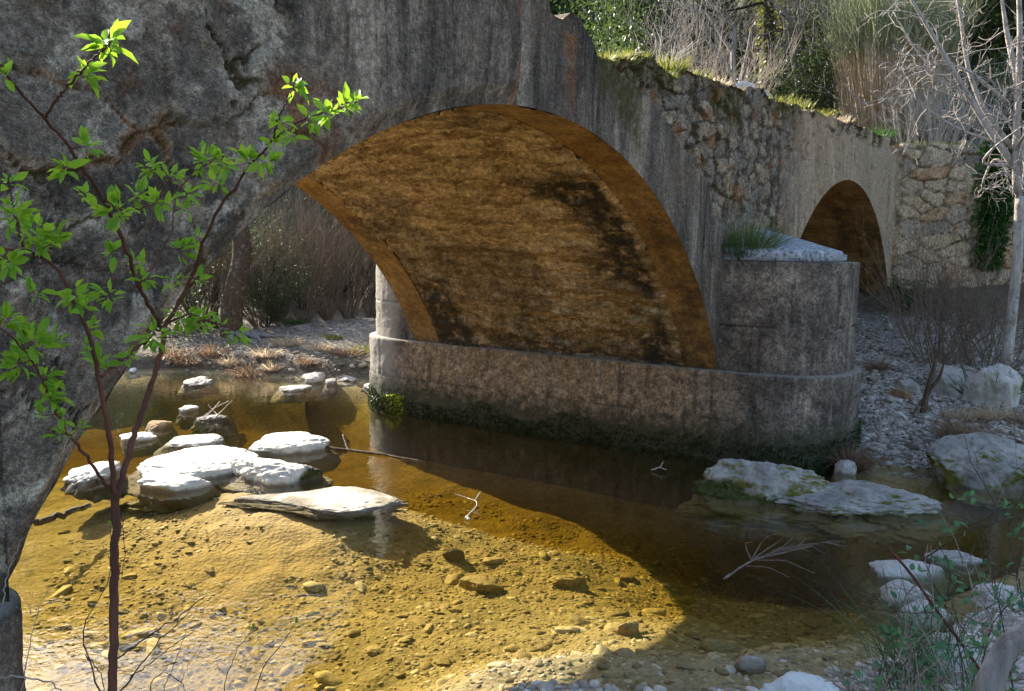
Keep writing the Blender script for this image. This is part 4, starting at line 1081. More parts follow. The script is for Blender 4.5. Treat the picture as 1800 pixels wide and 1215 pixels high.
# ivy-clad trunk
p = ground_at(1330, 24.5)
IT = empty("ivy_clad_tree", p, "tree with its trunk wrapped in bright ivy, behind the dry bush on the wall", "tree"); mb = MB()
ln = smooth_line([p - [0, 0, .3], p + [.1, 0, 2.5], p + [-.2, .1, 5], p + [.1, 0, 8.5]], 14); tube(mb, ln, np.linspace(.17, .09, 14), 7)
for k in range(7): branchy(mb, ln[6 + k], rng.normal(size=3) + [0, 0, .8], 1.8, .05, 3, (3, 4), .8, .1, .25)
mb.build("trunk", M_["dark_bark"], IT)
mb = MB(); n = 2600; t = rng.random(n); C = np.stack([np.interp(t * 13, np.arange(14), ln[:, k]) for k in range(3)], -1) + rng.normal(size=(n, 3)) * .17
leaves(mb, C, rng.normal(size=(n, 3)), .12, .11, rng.random(n)); mb.build("ivy", M_["grass"], IT)
# far wood on the hill: nobody could count it
mb = MB()
n = 64000
a = np.concatenate([rng.uniform(R(2), R(60), n // 2), rng.uniform(R(58), R(97), n // 2)]); dd = rng.uniform(44, 74, n)
X = CAM[0] + dd * np.sin(a); Y = CAM[1] + dd * np.cos(a)
zz = terrain(X, Y); el = R(21.5) + R(2.2) * vn(np.stack([a * 9, dd * .1], -1), 5) + R(1.2) * vn(np.stack([a * 40, dd * .2], -1), 6)
el = np.where(a > R(57), el - R(1.0), el) - R(2.6) * np.exp(-((a - R(33)) / R(8.5)) ** 2) - R(3.2) * sst(R(28), R(24), a)
dd = np.where(a < R(27), 62 + (dd - 44) * .5, dd); X = CAM[0] + dd * np.sin(a); Y = CAM[1] + dd * np.cos(a); zz = terrain(X, Y)
top = np.clip(CAM[2] + dd * np.tan(el) - zz, 2, 16) * np.where(dd < 52, .75, 1)
C = np.stack([X, Y, zz + rng.random(n) ** .75 * top], -1)
leaves(mb, C, rng.normal(size=(n, 3)), rng.uniform(.5, 1.1, n), rng.uniform(.4, .75, n), np.clip(.5 + .5 * vn(C * .3, 3) + .2 * rng.normal(size=n), 0, 1))
tag(mb.build("far_wood", M_["dark_leaf"]), kind="stuff")

# generic shrubs / tussocks
def shrub(name, base, w, h, n, lm, label, lsize=.06, stems=9, cat="shrub", group=None, bm=None, dome=.55):
    root = empty(name, base, label, cat, group); b = np.array(base, float); mb = MB(); tips = []
    for k in range(stems):
        a = random.uniform(0, 6.28); branchy(mb, b - [0, 0, .05], [math.cos(a) * w / h * .8, math.sin(a) * w / h * .8, 1], h * random.uniform(.5, .8), .012 + .006 * h, 2, (3, 5), .6, .15, .25, 4, tips, .5, .55, 5, .004)
    mb.build("stems", bm or M_["dark_twig"], root)
    if n:
        T = np.array([t[0] for t in tips]); k = rng.integers(0, len(T), n); C = T[k] + rng.normal(size=(n, 3)) * h * .10
        mc = MB(); leaves(mc, C, rng.normal(size=(n, 3)) + [0, 0, .3], lsize * rng.uniform(.7, 1.3, n), lsize * rng.uniform(.5, .8, n), np.clip(.5 + .4 * vn(C * 2.5, 3) + .2 * rng.normal(size=n), 0, 1)); mc.build("foliage", lm, root)
    return root
def tussock(base, w, h, n, m, label, cat="grass tussock", group=None, name="grass_tussock", bend=.5, wid=.004, out=.8, root_r=.15):
    b = np.array(base, float); a = rng.uniform(0, 6.28, n); rr = rng.random(n) ** .6
    B = b + np.stack([np.cos(a) * rr * w * root_r * 2, np.sin(a) * rr * w * root_r * 2, a * 0 - .02], -1)
    hv = np.clip(1 + .35 * vn(np.stack([a * 1.6, rr * 3], -1), int(abs(b[0]) * 7)), .4, 1.4)
    D = np.stack([np.cos(a) * rr * out, np.sin(a) * rr * out, .9 + a * 0], -1) + .15 * rng.normal(size=(n, 3))
    mb = MB(); blades(mb, B, D, h * hv * rng.uniform(.35, 1.1, n), wid, bend * rng.uniform(.4, 1.2, n), rng.random(n), 5)
    return tag(mb.build(name, m, loc=tuple(b)), label, cat, group)
def stems_bush(name, base, n, L, r, m, label, out=.7, cat="bush", lev=2, group=None, kids=(3, 5), lean=(0, 0), spread=.45, shrink=.6, base_w=.12, up=.1, wig=.16, second=None):
    b = np.array(base, float); mb = MB()
    for k in range(n):
        a = random.uniform(0, 6.28); q = random.random() ** .6
        branchy(mb, b + [math.cos(a) * q * base_w, math.sin(a) * q * base_w, -.05], [math.cos(a) * q * out + lean[0], math.sin(a) * q * out + lean[1], 1], L * random.uniform(.6, 1.1), r, lev, kids, spread, up, wig, 4, None, random.random(), shrink, 6, .0022)
    if second is None: return tag(mb.build(name, m, loc=tuple(b)), label, cat, group)
    return mb

# ------------------------------------------------------------------ far bank seen through the arch
g, _ = hit(412, 592)
RT = empty("riverside_tree", g, "leaning mossy tree trunk on the far bank, seen through the arch", "tree")
mb = MB()
dist = math.hypot(g[0] - CAM[0], g[1] - CAM[1])
ln = smooth_line([g - [0, 0, .3], at_d(404, 560, dist), at_d(410, 510, dist), at_d(428, 460, dist + .2), at_d(426, 415, dist + .3), at_d(405, 330, dist + .6), at_d(450, 250, dist + 1), at_d(470, 150, dist + 1)], 22)
tube(mb, ln, np.interp(np.arange(22), [0, 2, 8, 21], [.34, .25, .21, .09]), 10)
for k in range(8): branchy(mb, ln[14 + k % 8], [random.uniform(-.2, 1.2), random.uniform(-.3, 1.0), .9], 2.0, .05, 3, (3, 4), .7, .1, .25)
mb.build("trunk", M_["brown_bark"], RT)
mb = MB()
for k in range(16):
    a = random.uniform(-2.8, .2); q = g + [math.cos(a) * .2, math.sin(a) * .2, .12]
    d = np.array([math.cos(a), math.sin(a), -.22]); pts = [q]
    for s in range(7): d = unit(d + rng.normal(size=3) * [.35, .35, .12] + [0, -.06, -.05]); pts.append(pts[-1] + d * .22)
    tube(mb, smooth_line(pts, 12), np.linspace(.05, .012, 12), 5)
mb.build("roots", M_["grey_bark"], RT)
g, _ = hit(376, 575); dist = math.hypot(g[0] - CAM[0], g[1] - CAM[1])
ST = empty("slim_tree", g, "slim bare trunk left of the leaning mossy one, seen through the arch", "tree"); mb = MB()
tube(mb, smooth_line([g - [0, 0, .2], at_d(378, 500, dist), at_d(386, 430, dist), at_d(400, 300, dist)], 10), np.linspace(.10, .06, 10), 7); mb.build("trunk", M_["brown_bark"], ST)
gS = "evergreen shrubs on the far bank"
SH = shrub("evergreen_shrub", hit(480, 560)[0], 1.6, 2.3, 3200, M_["dark_leaf"], "dark leafy shrub right of the leaning trunk on the far bank", .09, 12, group=gS)
for px, py, s, lab in ((440, 530, 1.1, "dark leafy shrub directly behind the leaning trunk"), (530, 545, .9, "dark leafy shrub at the left foot of the bare thicket"), (600, 520, 1.15, "dark leafy shrub behind the bare thicket"), (660, 520, 1.1, "dark leafy shrub beside the arch's far rim"), (340, 560, 1.1, "dark leafy shrub left of the slim trunk"), (270, 580, 1.0, "dark leafy shrub behind the sapling's right stem, far bank"), (560, 500, 1.4, "tall dark leafy shrub at the back of the far bank"), (690, 515, 1.2, "dark leafy shrub behind the far end of the pier"), (470, 575, .55, "low leafy shrub at the foot of the leaning trunk")):
    place(SH, hit(px, py)[0], random.uniform(0, 6), s, lab)
gB = "bare thickets on the far bank"
TB = stems_bush("bare_thicket", hit(535, 566)[0], 28, 2.4, .014, M_["brown_twig"], "bare thicket of long pale stems fanning out on the far bank, largest one", .8, "thicket", 2, gB, lean=(.15, .1))
for px, py, s, lab in ((612, 560, 1.1, "bare thicket of upright stems just left of the arch's far rim"), (655, 556, 1.0, "bare thicket behind the far end of the pier"), (492, 562, 1.0, "bare thicket behind the fanning one, nearer the leaning trunk"), (580, 520, 1.25, "tall bare thicket at the back of the far bank"), (455, 575, .8, "small bare thicket beside the leaning trunk"), (575, 560, .95, "bare thicket between the fanning one and the arch's far rim"), (350, 575, 1.0, "bare thicket left of the slim bare trunk")):
    place(TB, hit(px, py)[0], random.uniform(0, 6), s, lab)
gT = "dry grass tussocks on the far bank"
for px, py, w_, h_, m, lab in (
    (330, 640, .7, .55, "red_grass", "rusty tussock left of the leaning tree's roots"), (372, 625, .7, .55, "red_grass", "rusty tussock under the leaning tree"), (437, 660, .8, .6, "red_grass", "greyish tussock at the waterline right of the roots"), (405, 640, .5, .4, "straw", "pale tussock among the leaning tree's roots"),
    (500, 605, .9, .45, "straw", "straw tussock on the middle of the far bank"), (468, 625, .7, .4, "straw", "straw tussock above the greyish one at the waterline"), (560, 615, .7, .35, "straw", "small straw tussock above the smooth round stone"), (610, 622, 1.0, .4, "red_grass", "wide rusty tussock above the broad pale stone"), (648, 618, .7, .4, "grass", "greenish tussock beside the far end of the pier"),
    (540, 640, .6, .3, "red_grass", "low rusty tussock at the far waterline"), (585, 595, .6, .25, "grass", "green tuft on the far bank beside the pale path"), (520, 570, .8, .3, "rush", "dark green low plants at the foot of the fanning thicket"), (300, 630, .7, .6, "red_grass", "rusty tussock behind the sapling's right stem"), (480, 650, .5, .35, "straw", "pale tussock at the waterline left of the round stones")):
    tussock(hit(px, py)[0], w_, h_, 260, M_[m], lab, group=gT, bend=.7, wid=.008, out=1.0)

# ------------------------------------------------------------------ on and above the bridge wall
gW = "grass tufts on top of the bridge wall"
for x, w_, h_, m, lab in ((1.05, .34, .12, "grass", "yellow-green grass fringe on the low notch of the wall, left end"), (1.4, .36, .12, "grass", "yellow-green grass fringe in the middle of the wall's low notch"), (1.75, .34, .11, "grass", "yellow-green grass fringe at the right end of the wall's low notch"), (2.75, .2, .26, "grass", "bright green leafy tuft on the wall below the dry bush"), (2.45, .3, .12, "grass", "thin grass tuft just left of the bright leafy tuft"),
                       (3.3, .34, .14, "grass", "grass tuft right of the bright leafy tuft on the wall"), (3.9, .3, .12, "straw", "dry grass tuft on the wall before the loose stones"), (6.2, .4, .16, "grass", "grass tuft right of the loose white block"), (7.0, .5, .16, "grass", "long grass tuft on the descending wall"), (8.2, .5, .16, "grass", "grass tuft above the left side of the second arch"), (9.3, .5, .14, "straw", "dry grass tuft above the crown of the second arch"), (12.6, .6, .3, "ivy_leaf", "dark green tuft at the far right end of the bridge wall")):
    z = float(ztop(np.array([x]))[0])
    tussock((x, .12, z - .02), w_, h_, 240, M_[m], lab, group=gW, name="grass_tuft", bend=.35, wid=.006, out=.7, root_r=.36)
p = at_y(1255, 122, .6); p[2] = ztop(np.array([p[0]]))[0] - .2
stems_bush("dry_bush", p, 46, .66, .006, M_["twig"], "dry reddish-grey bush growing on top of the bridge wall", .75, "bush", 2, kids=(3, 4), base_w=.55, lean=(.1, 0))
p = at_y(1150, 95, .5); p[2] = ztop(np.array([p[0]]))[0] - .1
stems_bush("dead_stalks", p, 7, .62, .009, M_["pale_twig"], "bleached dead stalks standing on the wall left of the dry bush", .7, "dead stalks", 1, kids=(2, 4), base_w=.06, lean=(.15, 0))
# tall broom clump by the road
p = ground_at(1545, 24.0)
BC = empty("broom_clump", p, "tall rounded broom clump with straw stems and grey-green top, behind the bridge end", "shrub")
n = 5200; a = rng.uniform(0, 6.28, n); q = rng.random(n) ** .5
B = p + np.stack([np.cos(a) * q * .95, np.sin(a) * q * .95, a * 0 - .1], -1)
D = np.stack([np.cos(a) * q * .17, np.sin(a) * q * .17, 1 + a * 0], -1) + .06 * rng.normal(size=(n, 3))
mb = MB(); blades(mb, B[:3800], D[:3800], rng.uniform(1.6, 3.4, 3800), .011, .03, rng.random(3800), 4); mb.build("dry_stems", M_["straw"], BC)
L0 = rng.uniform(2.1, 3.1, n)
T = B + D * L0[:, None] 
D2 = D + .30 * rng.normal(size=(n, 3))
mb = MB(); blades(mb, T, D2, rng.uniform(.6, 1.6, n), .009, .10, rng.random(n), 4); mb.build("green_top", M_["broom"], BC)
p2 = ground_at(1625, 23.6)
stems_bush("dry_bush", p2, 90, 1.6, .012, M_["pale_twig"], "pale tangled dry bush right of the tall broom clump", .9, "bush", 2, kids=(3, 5), base_w=.9, spread=.8)
p2 = ground_at(1588, 23.2)
stems_bush("dry_bush", p2, 50, 1.3, .010, M_["pale_twig"], "pale dry bush at the foot of the tall broom clump", .7, "bush", 2, kids=(3, 4), base_w=.7, spread=.7)
gD = "dark shrubs above the walls"
for px, dist, w_, h_, m, lab in ((1400, 24.5, 1.3, 2.2, "dark_leaf", "dark leafy shrub between the ivy-clad tree and the broom clump"), (1340, 25, 1.2, 2.0, "dark_leaf", "dark leafy shrub behind the loose white blocks"), (1690, 25, 1.4, 2.0, "mid_leaf", "mid-green leafy shrub above the rubble wall, left of the bleached tree"), (1745, 24.6, 1.3, 1.8, "dark_leaf", "dark leafy shrub above the rubble wall, behind the bleached tree"), (1480, 25, 1.3, 2.5, "dark_leaf", "tall dark shrub at the left edge of the broom clump"), (1640, 26, 1.6, 2.9, "dark_leaf", "tall dark shrub behind the pale tangled dry bush")):
    b = ground_at(px, dist); b[2] = max(b[2], 3.6)
    shrub("leafy_shrub", b, w_, h_, 3600, M_[m], lab, .09, 9, group=gD)
mb = MB(); n = 2600; s = rng.uniform(.1, 7.5, n); o_ = rng.uniform(-.05, .9, n) ** 1
wn2 = np.array([-WDIR[1], WDIR[0]])
B = np.stack([WING0[0] + WDIR[0] * s + wn2[0] * o_, WING0[1] + WDIR[1] * s + wn2[1] * o_, s * 0 + 4.84], -1)
blades(mb, B, rng.normal(size=(n, 3)) * .35 + [0, 0, 1], rng.uniform(.10, .28, n), .007, .3, rng.random(n), 3)
tag(mb.build("grass", M_["grass"]), kind="stuff")
# ivy on the rubble wall
mb = MB(); n = 3600; wn = np.array([WDIR[1], -WDIR[0]])
zz = 4.95 - 2.7 * rng.random(n) ** .85; sc_ = 2.15 + .30 * vn(np.stack([zz * 1.3, zz * 0], -1), 4) + rng.normal(size=n) * .20 * (1.25 - .25 * (4.95 - zz))
C = np.stack([WING0[0] + WDIR[0] * sc_, WING0[1] + WDIR[1] * sc_, zz], -1); C[:, :2] += wn * (.08 + .10 * rng.random(n))[:, None]
leaves(mb, C, rng.normal(size=(n, 3)) + [wn[0], wn[1], -.6], .13, .12, rng.random(n))
tag(mb.build("ivy", M_["ivy_leaf"], loc=tuple(C.mean(0))), "dark green ivy strand hanging down the rubble wall from its top", "ivy")
# green plant growing out of the pier joint
tussock((4.52, -.17, 2.48), .46, .68, 1500, M_["mid_leaf"], "bushy green plant growing where the pier cap meets the bridge wall", "plant", name="wall_plant", bend=.30, wid=.0035, out=.7, root_r=.30)

# ------------------------------------------------------------------ right bank
p = ground_at(1772, 14.6)
DT = empty("bleached_tree", p, "bleached leafless tree with twisted branches at the right edge, before the rubble wall", "tree"); mb = MB()
dd = 14.6
def pl(pts, d0, d1): return [at_d(x, y, d0 + (d1 - d0) * k / max(1, len(pts) - 1)) for k, (x, y) in enumerate(pts)]
tube(mb, smooth_line(pl([(1768, 640), (1778, 560), (1788, 470), (1793, 345)], dd, dd), 14), np.linspace(.078, .062, 14) * (1 + .06 * rng.random(14)), 9)
mb.build("trunk", M_["white_bark"], DT)
mb = MB()
br = [([(1788, 345), (1786, 250), (1790, 150), (1794, 60), (1790, -30)], .062, .03), ([(1788, 300), (1740, 230), (1690, 150), (1650, 80), (1615, 20), (1590, -20)], .06, .018), ([(1780, 260), (1730, 200), (1700, 120), (1690, 40), (1680, -20)], .05, .02),
      ([(1770, 180), (1700, 120), (1640, 110), (1590, 130)], .03, .008), ([(1790, 330), (1750, 270), (1735, 300), (1720, 340), (1745, 330)], .03, .008), ([(1790, 290), (1720, 290), (1745, 260), (1800, 220)], .03, .01), ([(1790, 150), (1770, 60), (1760, -10)], .05, .02), ([(1700, 150), (1660, 140), (1610, 90), (1570, 20)], .025, .008),
      ([(1790, 310), (1810, 200), (1830, 60)], .06, .03), ([(1750, 250), (1690, 230), (1640, 200), (1600, 165)], .026, .007)]
for pts, r0, r1 in br:
    ln = smooth_line(pl(pts, dd, dd - random.uniform(-.6, .9)), 14); tube(mb, ln, np.linspace(r0, r1, 14), 6)
    for k in range(6):
        i = random.randint(3, 13); branchy(mb, ln[i], rng.normal(size=3) + [0, 0, .1], random.uniform(.35, .9), max(.35 * np.interp(i, [0, 13], [r0, r1]), .007), 2, (2, 4), .8, .03, .45, 4, None, .5, .6, 6, .004)
mb.build("branches", M_["white_bark"], DT)
gR = "bare bushes in front of the rubble wall"
for px, py, nn, L, lean, lab in ((1650, 640, 34, 1.55, (.05, 0), "large bare bush of thin grey stems in front of the rubble wall"), (1730, 645, 24, 1.3, (.1, -.1), "bare bush to the right of the largest one, beneath the bleached tree"), (1610, 600, 9, .8, (-.1, 0), "small bare bush beside the foot of the second arch"), (1780, 640, 14, 1.0, (.2, 0), "bare bush at the right edge under the bleached tree")):
    stems_bush("bare_bush", hit(px, py)[0], nn, L, .011, M_["brown_twig"], lab, .95, "bush", 2, gR, (3, 5), lean, .5, .6, .35)
shrub("green_shrub", hit(1596, 545)[0], .5, .6, 900, M_["ivy_leaf"], "low dark green shrub at the foot of the wall right of the second arch", .10, 8)
gK = "tussocks on the gravel bank"
for px, py, w_, h_, n_, m, lab in ((1492, 822, .6, .62, 520, "red_grass", "brown tussock at the foot of the pier"), (1690, 775, .7, .62, 520, "red_grass", "brown shaggy tussock left of the large right-edge boulder"), (1745, 735, .6, .35, 300, "straw", "straw tussock above the shaggy brown one, under the iris clump"), (1690, 735, .5, .3, 220, "straw", "straw tussock at the left of the iris clump"), (1542, 650, .45, .4, 260, "red_grass", "rust-red tussock on the path behind the pier"), (1790, 745, .5, .35, 200, "red_grass", "brown tussock behind the large right-edge boulder")):
    tussock(hit(px, py)[0], w_, h_, n_, M_[m], lab, group=gK, bend=.6, wid=.006, out=.85)
tussock(hit(1735, 700)[0], .5, .62, 90, M_["rush"], "clump of upright green iris-like leaves on the gravel bank", "plant", name="iris_clump", bend=.25, wid=.016, out=.6, root_r=.3)
tussock(hit(1772, 692)[0], .35, .6, 40, M_["rush"], "smaller clump of green iris-like leaves beside the larger clump", "plant", name="iris_clump", bend=.25, wid=.016, out=.6, root_r=.3)
p, d_ = hit(1622, 728); mb = MB()
tube(mb, smooth_line([p - [0, 0, .1], at_d(1628, 690, d_), at_d(1640, 655, d_), at_d(1646, 630, d_)], 9), np.linspace(.05, .02, 9), 6); tube(mb, smooth_line([at_d(1630, 688, d_), at_d(1652, 668, d_), at_d(1660, 632, d_)], 7), np.linspace(.03, .012, 7), 5); tube(mb, smooth_line([at_d(1628, 700, d_), at_d(1610, 715, d_), at_d(1604, 735, d_ - .2)], 6), np.linspace(.03, .01, 6), 5)
tag(mb.build("dead_stump", M_["brown_bark"], loc=tuple(p)), "small forked dead stump sticking out of the gravel bank", "stump")

# ------------------------------------------------------------------ driftwood
def wood(lines, z, m, name, label, cat="driftwood"):
    mb = MB(); c = None
    for pts, r0, r1 in lines:
        L_ = []
        for q in pts:
            b = at_z(q[0], q[1], z if len(q) < 3 else q[2]); L_.append(b); c = b if c is None else c
        ln = smooth_line(L_, 16); ln = ln + rng.normal(size=ln.shape) * r0 * .25; tube(mb, ln, np.linspace(r0, r1, 16), 6)
    return tag(mb.build(name, m, loc=tuple(c)), label, cat)
wood([([(530, 770, .12), (560, 783, .04), (610, 792, .01), (680, 800, .01), (745, 812, .0)], .022, .010), ([(612, 792, .01), (606, 775, .08), (603, 765, .12)], .014, .01)], .01, M_["brown_bark"], "driftwood_stick", "long brown stick lying in the water from the hump-backed white rock")
wood([([(360, 735, .05), (378, 716, .14), (402, 705, .22)], .010, .006), ([(385, 735, .05), (376, 722, .1), (366, 712, .2)], .010, .005), ([(375, 737, .05), (392, 720, .12), (408, 704, .24)], .009, .004), ([(350, 738, .05), (372, 722, .12), (386, 706, .2)], .008, .004)], .05, M_["pale_twig"], "driftwood_twigs", "pale twigs stuck in the little stone heap in the water")
wood([([(817, 912, .01), (838, 890, .04), (838, 880, .06), (822, 876, .06)], .006, .004), ([(822, 876, .06), (800, 868, .08)], .004, .002), ([(834, 880, .05), (845, 864, .12)], .006, .003), ([(820, 909, .02), (824, 913, .02)], .014, .012)], .02, M_["pale_twig"], "driftwood_twig", "small forked white twig floating in mid stream")
wood([([(1145, 826, .02), (1160, 822, .05), (1166, 812, .10)], .008, .004), ([(1160, 822, .05), (1172, 826, .04)], .006, .004)], .02, M_["pale_twig"], "driftwood_twig", "small pale twig in the dark water beside the pier")
wood([([(60, 920), (110, 905), (160, 888)], .035, .025)], -.04, M_["brown_bark"], "driftwood_branch", "dark waterlogged branch under the shallow water beside the near arch edge")
wood([([(1272, 1018, .02), (1320, 985, .05), (1360, 975, .1), (1430, 960, .1)], .011, .006)] + [([(1330 + k * 7, 985 - k * 2, .05), (1365 + k * 8, 965 - k * 1.2, .12 + .03 * (k % 3)), (1390 + k * 9 + random.uniform(-20, 20), 960 + random.uniform(-14, 22), .08)], .0045, .002) for k in range(13)] +
     [([(1320, 985, .05), (1308 + 30 * k, 960 - random.uniform(0, 10), .16), (1322 + 28 * k, 935 + random.uniform(0, 20), .24)], .006, .003) for k in range(4)] + [([(1330, 985, .06), (1380, 985, .10), (1432, 1008, .02)], .006, .003), ([(1310, 995, .04), (1350, 997, .08), (1388, 1015, .02)], .005, .003)], .05, M_["brown_twig"], "driftwood_brush", "washed-up brushwood with bare twigs beside the white wedge rock")

# ------------------------------------------------------------------ the sapling in the foreground
def ptd(pts, d): return [at_d(q[0], q[1], d if len(q) < 3 else q[2]) for q in pts]
D0 = 2.35
stems = [
 ([(196, 1500, 2.30), (198, 1215, 2.33), (201, 1050, 2.35), (204, 880, 2.36)], .0118, .0100),
 ([(204, 882, 2.36), (192, 765, 2.30), (172, 655, 2.25), (152, 575, 2.18), (122, 505, 2.12), (88, 457, 2.08), (40, 435, 2.05), (-20, 440, 2.0)], .0072, .0024),
 ([(204, 882, 2.36), (232, 775, 2.42), (262, 690, 2.46), (285, 612, 2.48), (294, 565, 2.48)], .0080, .0060),
 ([(290, 590, 2.48), (270, 548, 2.40), (242, 505, 2.32), (224, 445, 2.24), (205, 400, 2.16), (180, 350, 2.08), (150, 300, 2.0), (112, 245, 1.92), (75, 206, 1.86), (40, 165, 1.8), (0, 118, 1.75)], .0053, .0022),
 ([(78, 208, 1.86), (118, 152, 1.80), (160, 108, 1.72), (190, 78, 1.66)], .0028, .0012),
 ([(294, 565, 2.48), (322, 520, 2.46), (345, 470, 2.42), (360, 420, 2.36), (382, 370, 2.30), (412, 330, 2.25), (440, 290, 2.2), (480, 245, 2.12), (522, 215, 2.05), (572, 195, 1.98), (630, 180, 1.92)], .0052, .0012),
 ([(480, 245, 2.12), (490, 205, 2.04), (512, 165, 1.96), (520, 138, 1.9)], .0022, .0010),
 ([(178, 662, 2.26), (215, 632, 2.30), (250, 605, 2.36), (272, 585, 2.40)], .0042, .0022),
 ([(294, 570, 2.48), (330, 552, 2.5), (380, 568, 2.52), (425, 585, 2.54)], .0035, .0012),
 ([(240, 505, 2.32), (270, 470, 2.36), (300, 410, 2.4), (310, 350, 2.44), (260, 295, 2.46)], .003, .0010),
 ([(182, 352, 2.08), (215, 368, 2.1), (245, 368, 2.14), (300, 345, 2.18), (345, 300, 2.22), (380, 280, 2.25)], .0026, .0012),
 ([(204, 870, 2.36), (185, 850, 2.34), (150, 800, 2.3), (105, 740, 2.24), (85, 690, 2.2), (60, 640, 2.14), (30, 600, 2.1), (-20, 560, 2.06)], .0040, .0016),
 ([(88, 457, 2.08), (50, 470, 2.0), (0, 505, 1.95)], .0022, .0012),
 ([(40, 435, 2.05), (25, 380, 2.0), (15, 310, 1.95)], .0022, .0010),
]
base = ptd([(196, 1500, 2.30)], 0)[0]
SP = empty("sapling", base, "slender sapling with red-brown stems and fresh green leaves in the near left foreground", "sapling")
mbT = MB(); pool = []
for k, (pts, r0, r1) in enumerate(stems):
    ln = smooth_line(ptd(pts, D0), 40); ln = ln + .0016 * rng.normal(size=ln.shape); tube(mbT, ln, np.linspace(r0, r1, 40) * (1 + .10 * rng.random(40)), 7, cap=False)
    pool.append(ln)
SKEL = np.concatenate(pool)
def to_px(P):
    d = np.asarray(P) - CAM; Z = d @ CF
    return np.stack([900 + FPX * (d @ CR) / Z, 607.5 - FPX * (d @ CU) / Z], -1)
SPX = to_px(SKEL)
cl = [(190, 80, 30, 26), (150, 130, 24, 16), (4, 132, 18, 10), (152, 258, 20, 12), (112, 298, 22, 12), (15, 320, 14, 8), (28, 380, 32, 26), (62, 412, 45, 34), (15, 460, 26, 18), (92, 428, 26, 16), (150, 345, 16, 8), (205, 372, 38, 26), (240, 345, 26, 16), (278, 355, 26, 16),
      (265, 295, 26, 16), (300, 312, 22, 12), (360, 282, 34, 28), (390, 285, 26, 16), (382, 322, 22, 12), (330, 340, 26, 16), (326, 372, 20, 10), (436, 282, 20, 12), (466, 286, 22, 14), (482, 255, 14, 8), (490, 212, 18, 10), (518, 150, 18, 16), (512, 238, 16, 9), (545, 212, 18, 12), (575, 200, 20, 14), (605, 188, 18, 12), (625, 180, 12, 9),
      (195, 445, 18, 10), (240, 465, 20, 12), (252, 492, 16, 9), (320, 440, 26, 16), (350, 420, 20, 10), (305, 490, 20, 10), (352, 492, 18, 9), (60, 515, 18, 9), (130, 520, 26, 16), (146, 542, 14, 7), (190, 518, 28, 16), (55, 600, 40, 34), (96, 606, 22, 12), (160, 578, 20, 10), (272, 590, 32, 22), (322, 560, 32, 24), (350, 562, 30, 20),
      (415, 587, 24, 16), (385, 570, 14, 7), (176, 640, 24, 14), (226, 627, 16, 9), (152, 617, 9, 5), (80, 660, 22, 14), (30, 640, 32, 22), (90, 700, 22, 16), (106, 766, 16, 9), (140, 752, 14, 8), (10, 560, 26, 18), (200, 925, 10, 4), (208, 1125, 7, 3), (110, 735, 14, 7), (82, 690, 18, 9), (75, 730, 14, 6)]
C = []; D = []; Ls = []
for cx, cy, rr, n in cl:
    j = np.argmin((SPX[:, 0] - cx) ** 2 + (SPX[:, 1] - cy) ** 2); q0 = SKEL[j]
    dist = math.hypot(*(q0 - CAM)[:2]) + random.uniform(-.08, .08)
    c = at_d(cx, cy, dist); rw = rr * dist / FPX
    if np.linalg.norm(c - q0) > .015:
        tube(mbT, smooth_line([q0, (q0 + c) / 2 + rng.normal(size=3) * .006, c], 6), np.linspace(.0016, .0009, 6), 4, cap=False)
    n = int(n * 1.35)
    off = rng.normal(size=(n, 3)); off = off / np.linalg.norm(off, axis=1)[:, None] * (rng.random(n) ** .6)[:, None] * rw * .55
    C.append(c + off); D.append(unit(off) + .5 * unit(c - q0 + 1e-6) + [0, 0, .25] + .35 * rng.normal(size=(n, 3))); Ls.append(np.clip(rng.normal(.029, .010, n), .010, .050) * min(1, .45 + rr / 40))
mbT.build("stem", M_["red_bark"], SP)
C = np.concatenate(C); D = np.concatenate(D); Ls = np.concatenate(Ls)
mb = MB(); leaves(mb, C, D, Ls, Ls * rng.uniform(.48, .70, len(Ls)), np.clip(.45 + .4 * rng.normal(size=len(Ls)) - 6 * (Ls - .029), 0, 1), True); mb.build("foliage", M_["sap_leaf"], SP)

# thin bare twigs rising at the bottom left
def bare(name, lines, m, label, d, cat="twig", leaf=None):
    mb = MB(); c = None
    for pts, r0, r1 in lines:
        L_ = ptd(pts, d); c = L_[0] if c is None else c
        ln = smooth_line(L_, 16); ln = ln + rng.normal(size=ln.shape) * .002; tube(mb, ln, np.linspace(r0, r1, 16), 4, cap=False)
    if leaf is None: return tag(mb.build(name, m, loc=tuple(c)), label, cat)
    root = empty(name, c, label, cat); mb.build("stem", m, root); n = len(leaf) * 4
    q = np.repeat(np.array(ptd(leaf, d)), 4, 0); lb = MB(); leaves(lb, q, rng.normal(size=(n, 3)) + [0, 0, .4], .016, .011, rng.random(n), True); lb.build("leaf", M_["sap_leaf"], root)
    return root
DK, TWG = M_["dark_twig"], M_["twig"]
bare("bare_twig", [([(204, 1160), (262, 1118), (320, 1082), (362, 1045)], .0022, .0010), ([(262, 1118), (285, 1103)], .0012, .0008)], DK, "bare dark twig leaning right from beside the sapling trunk, upper one", 2.3)
bare("bare_twig", [([(200, 1240), (240, 1175), (300, 1105), (330, 1078)], .0026, .0010), ([(225, 1195), (290, 1145), (345, 1108)], .0016, .0008)], DK, "bare dark forked twig leaning right in front of the sky reflection", 2.2)
bare("leafing_twig", [([(380, 1260), (400, 1180), (425, 1130), (448, 1100)], .0020, .0008)], DK, "thin twig with a few buds, left of the leaf-tipped one", 2.3, leaf=[(446, 1102)])
bare("leafing_twig", [([(430, 1260), (465, 1170), (500, 1125), (522, 1094)], .0020, .0008)], DK, "thin twig tipped with one green leaf tuft at the bottom", 2.3, leaf=[(521, 1095)])
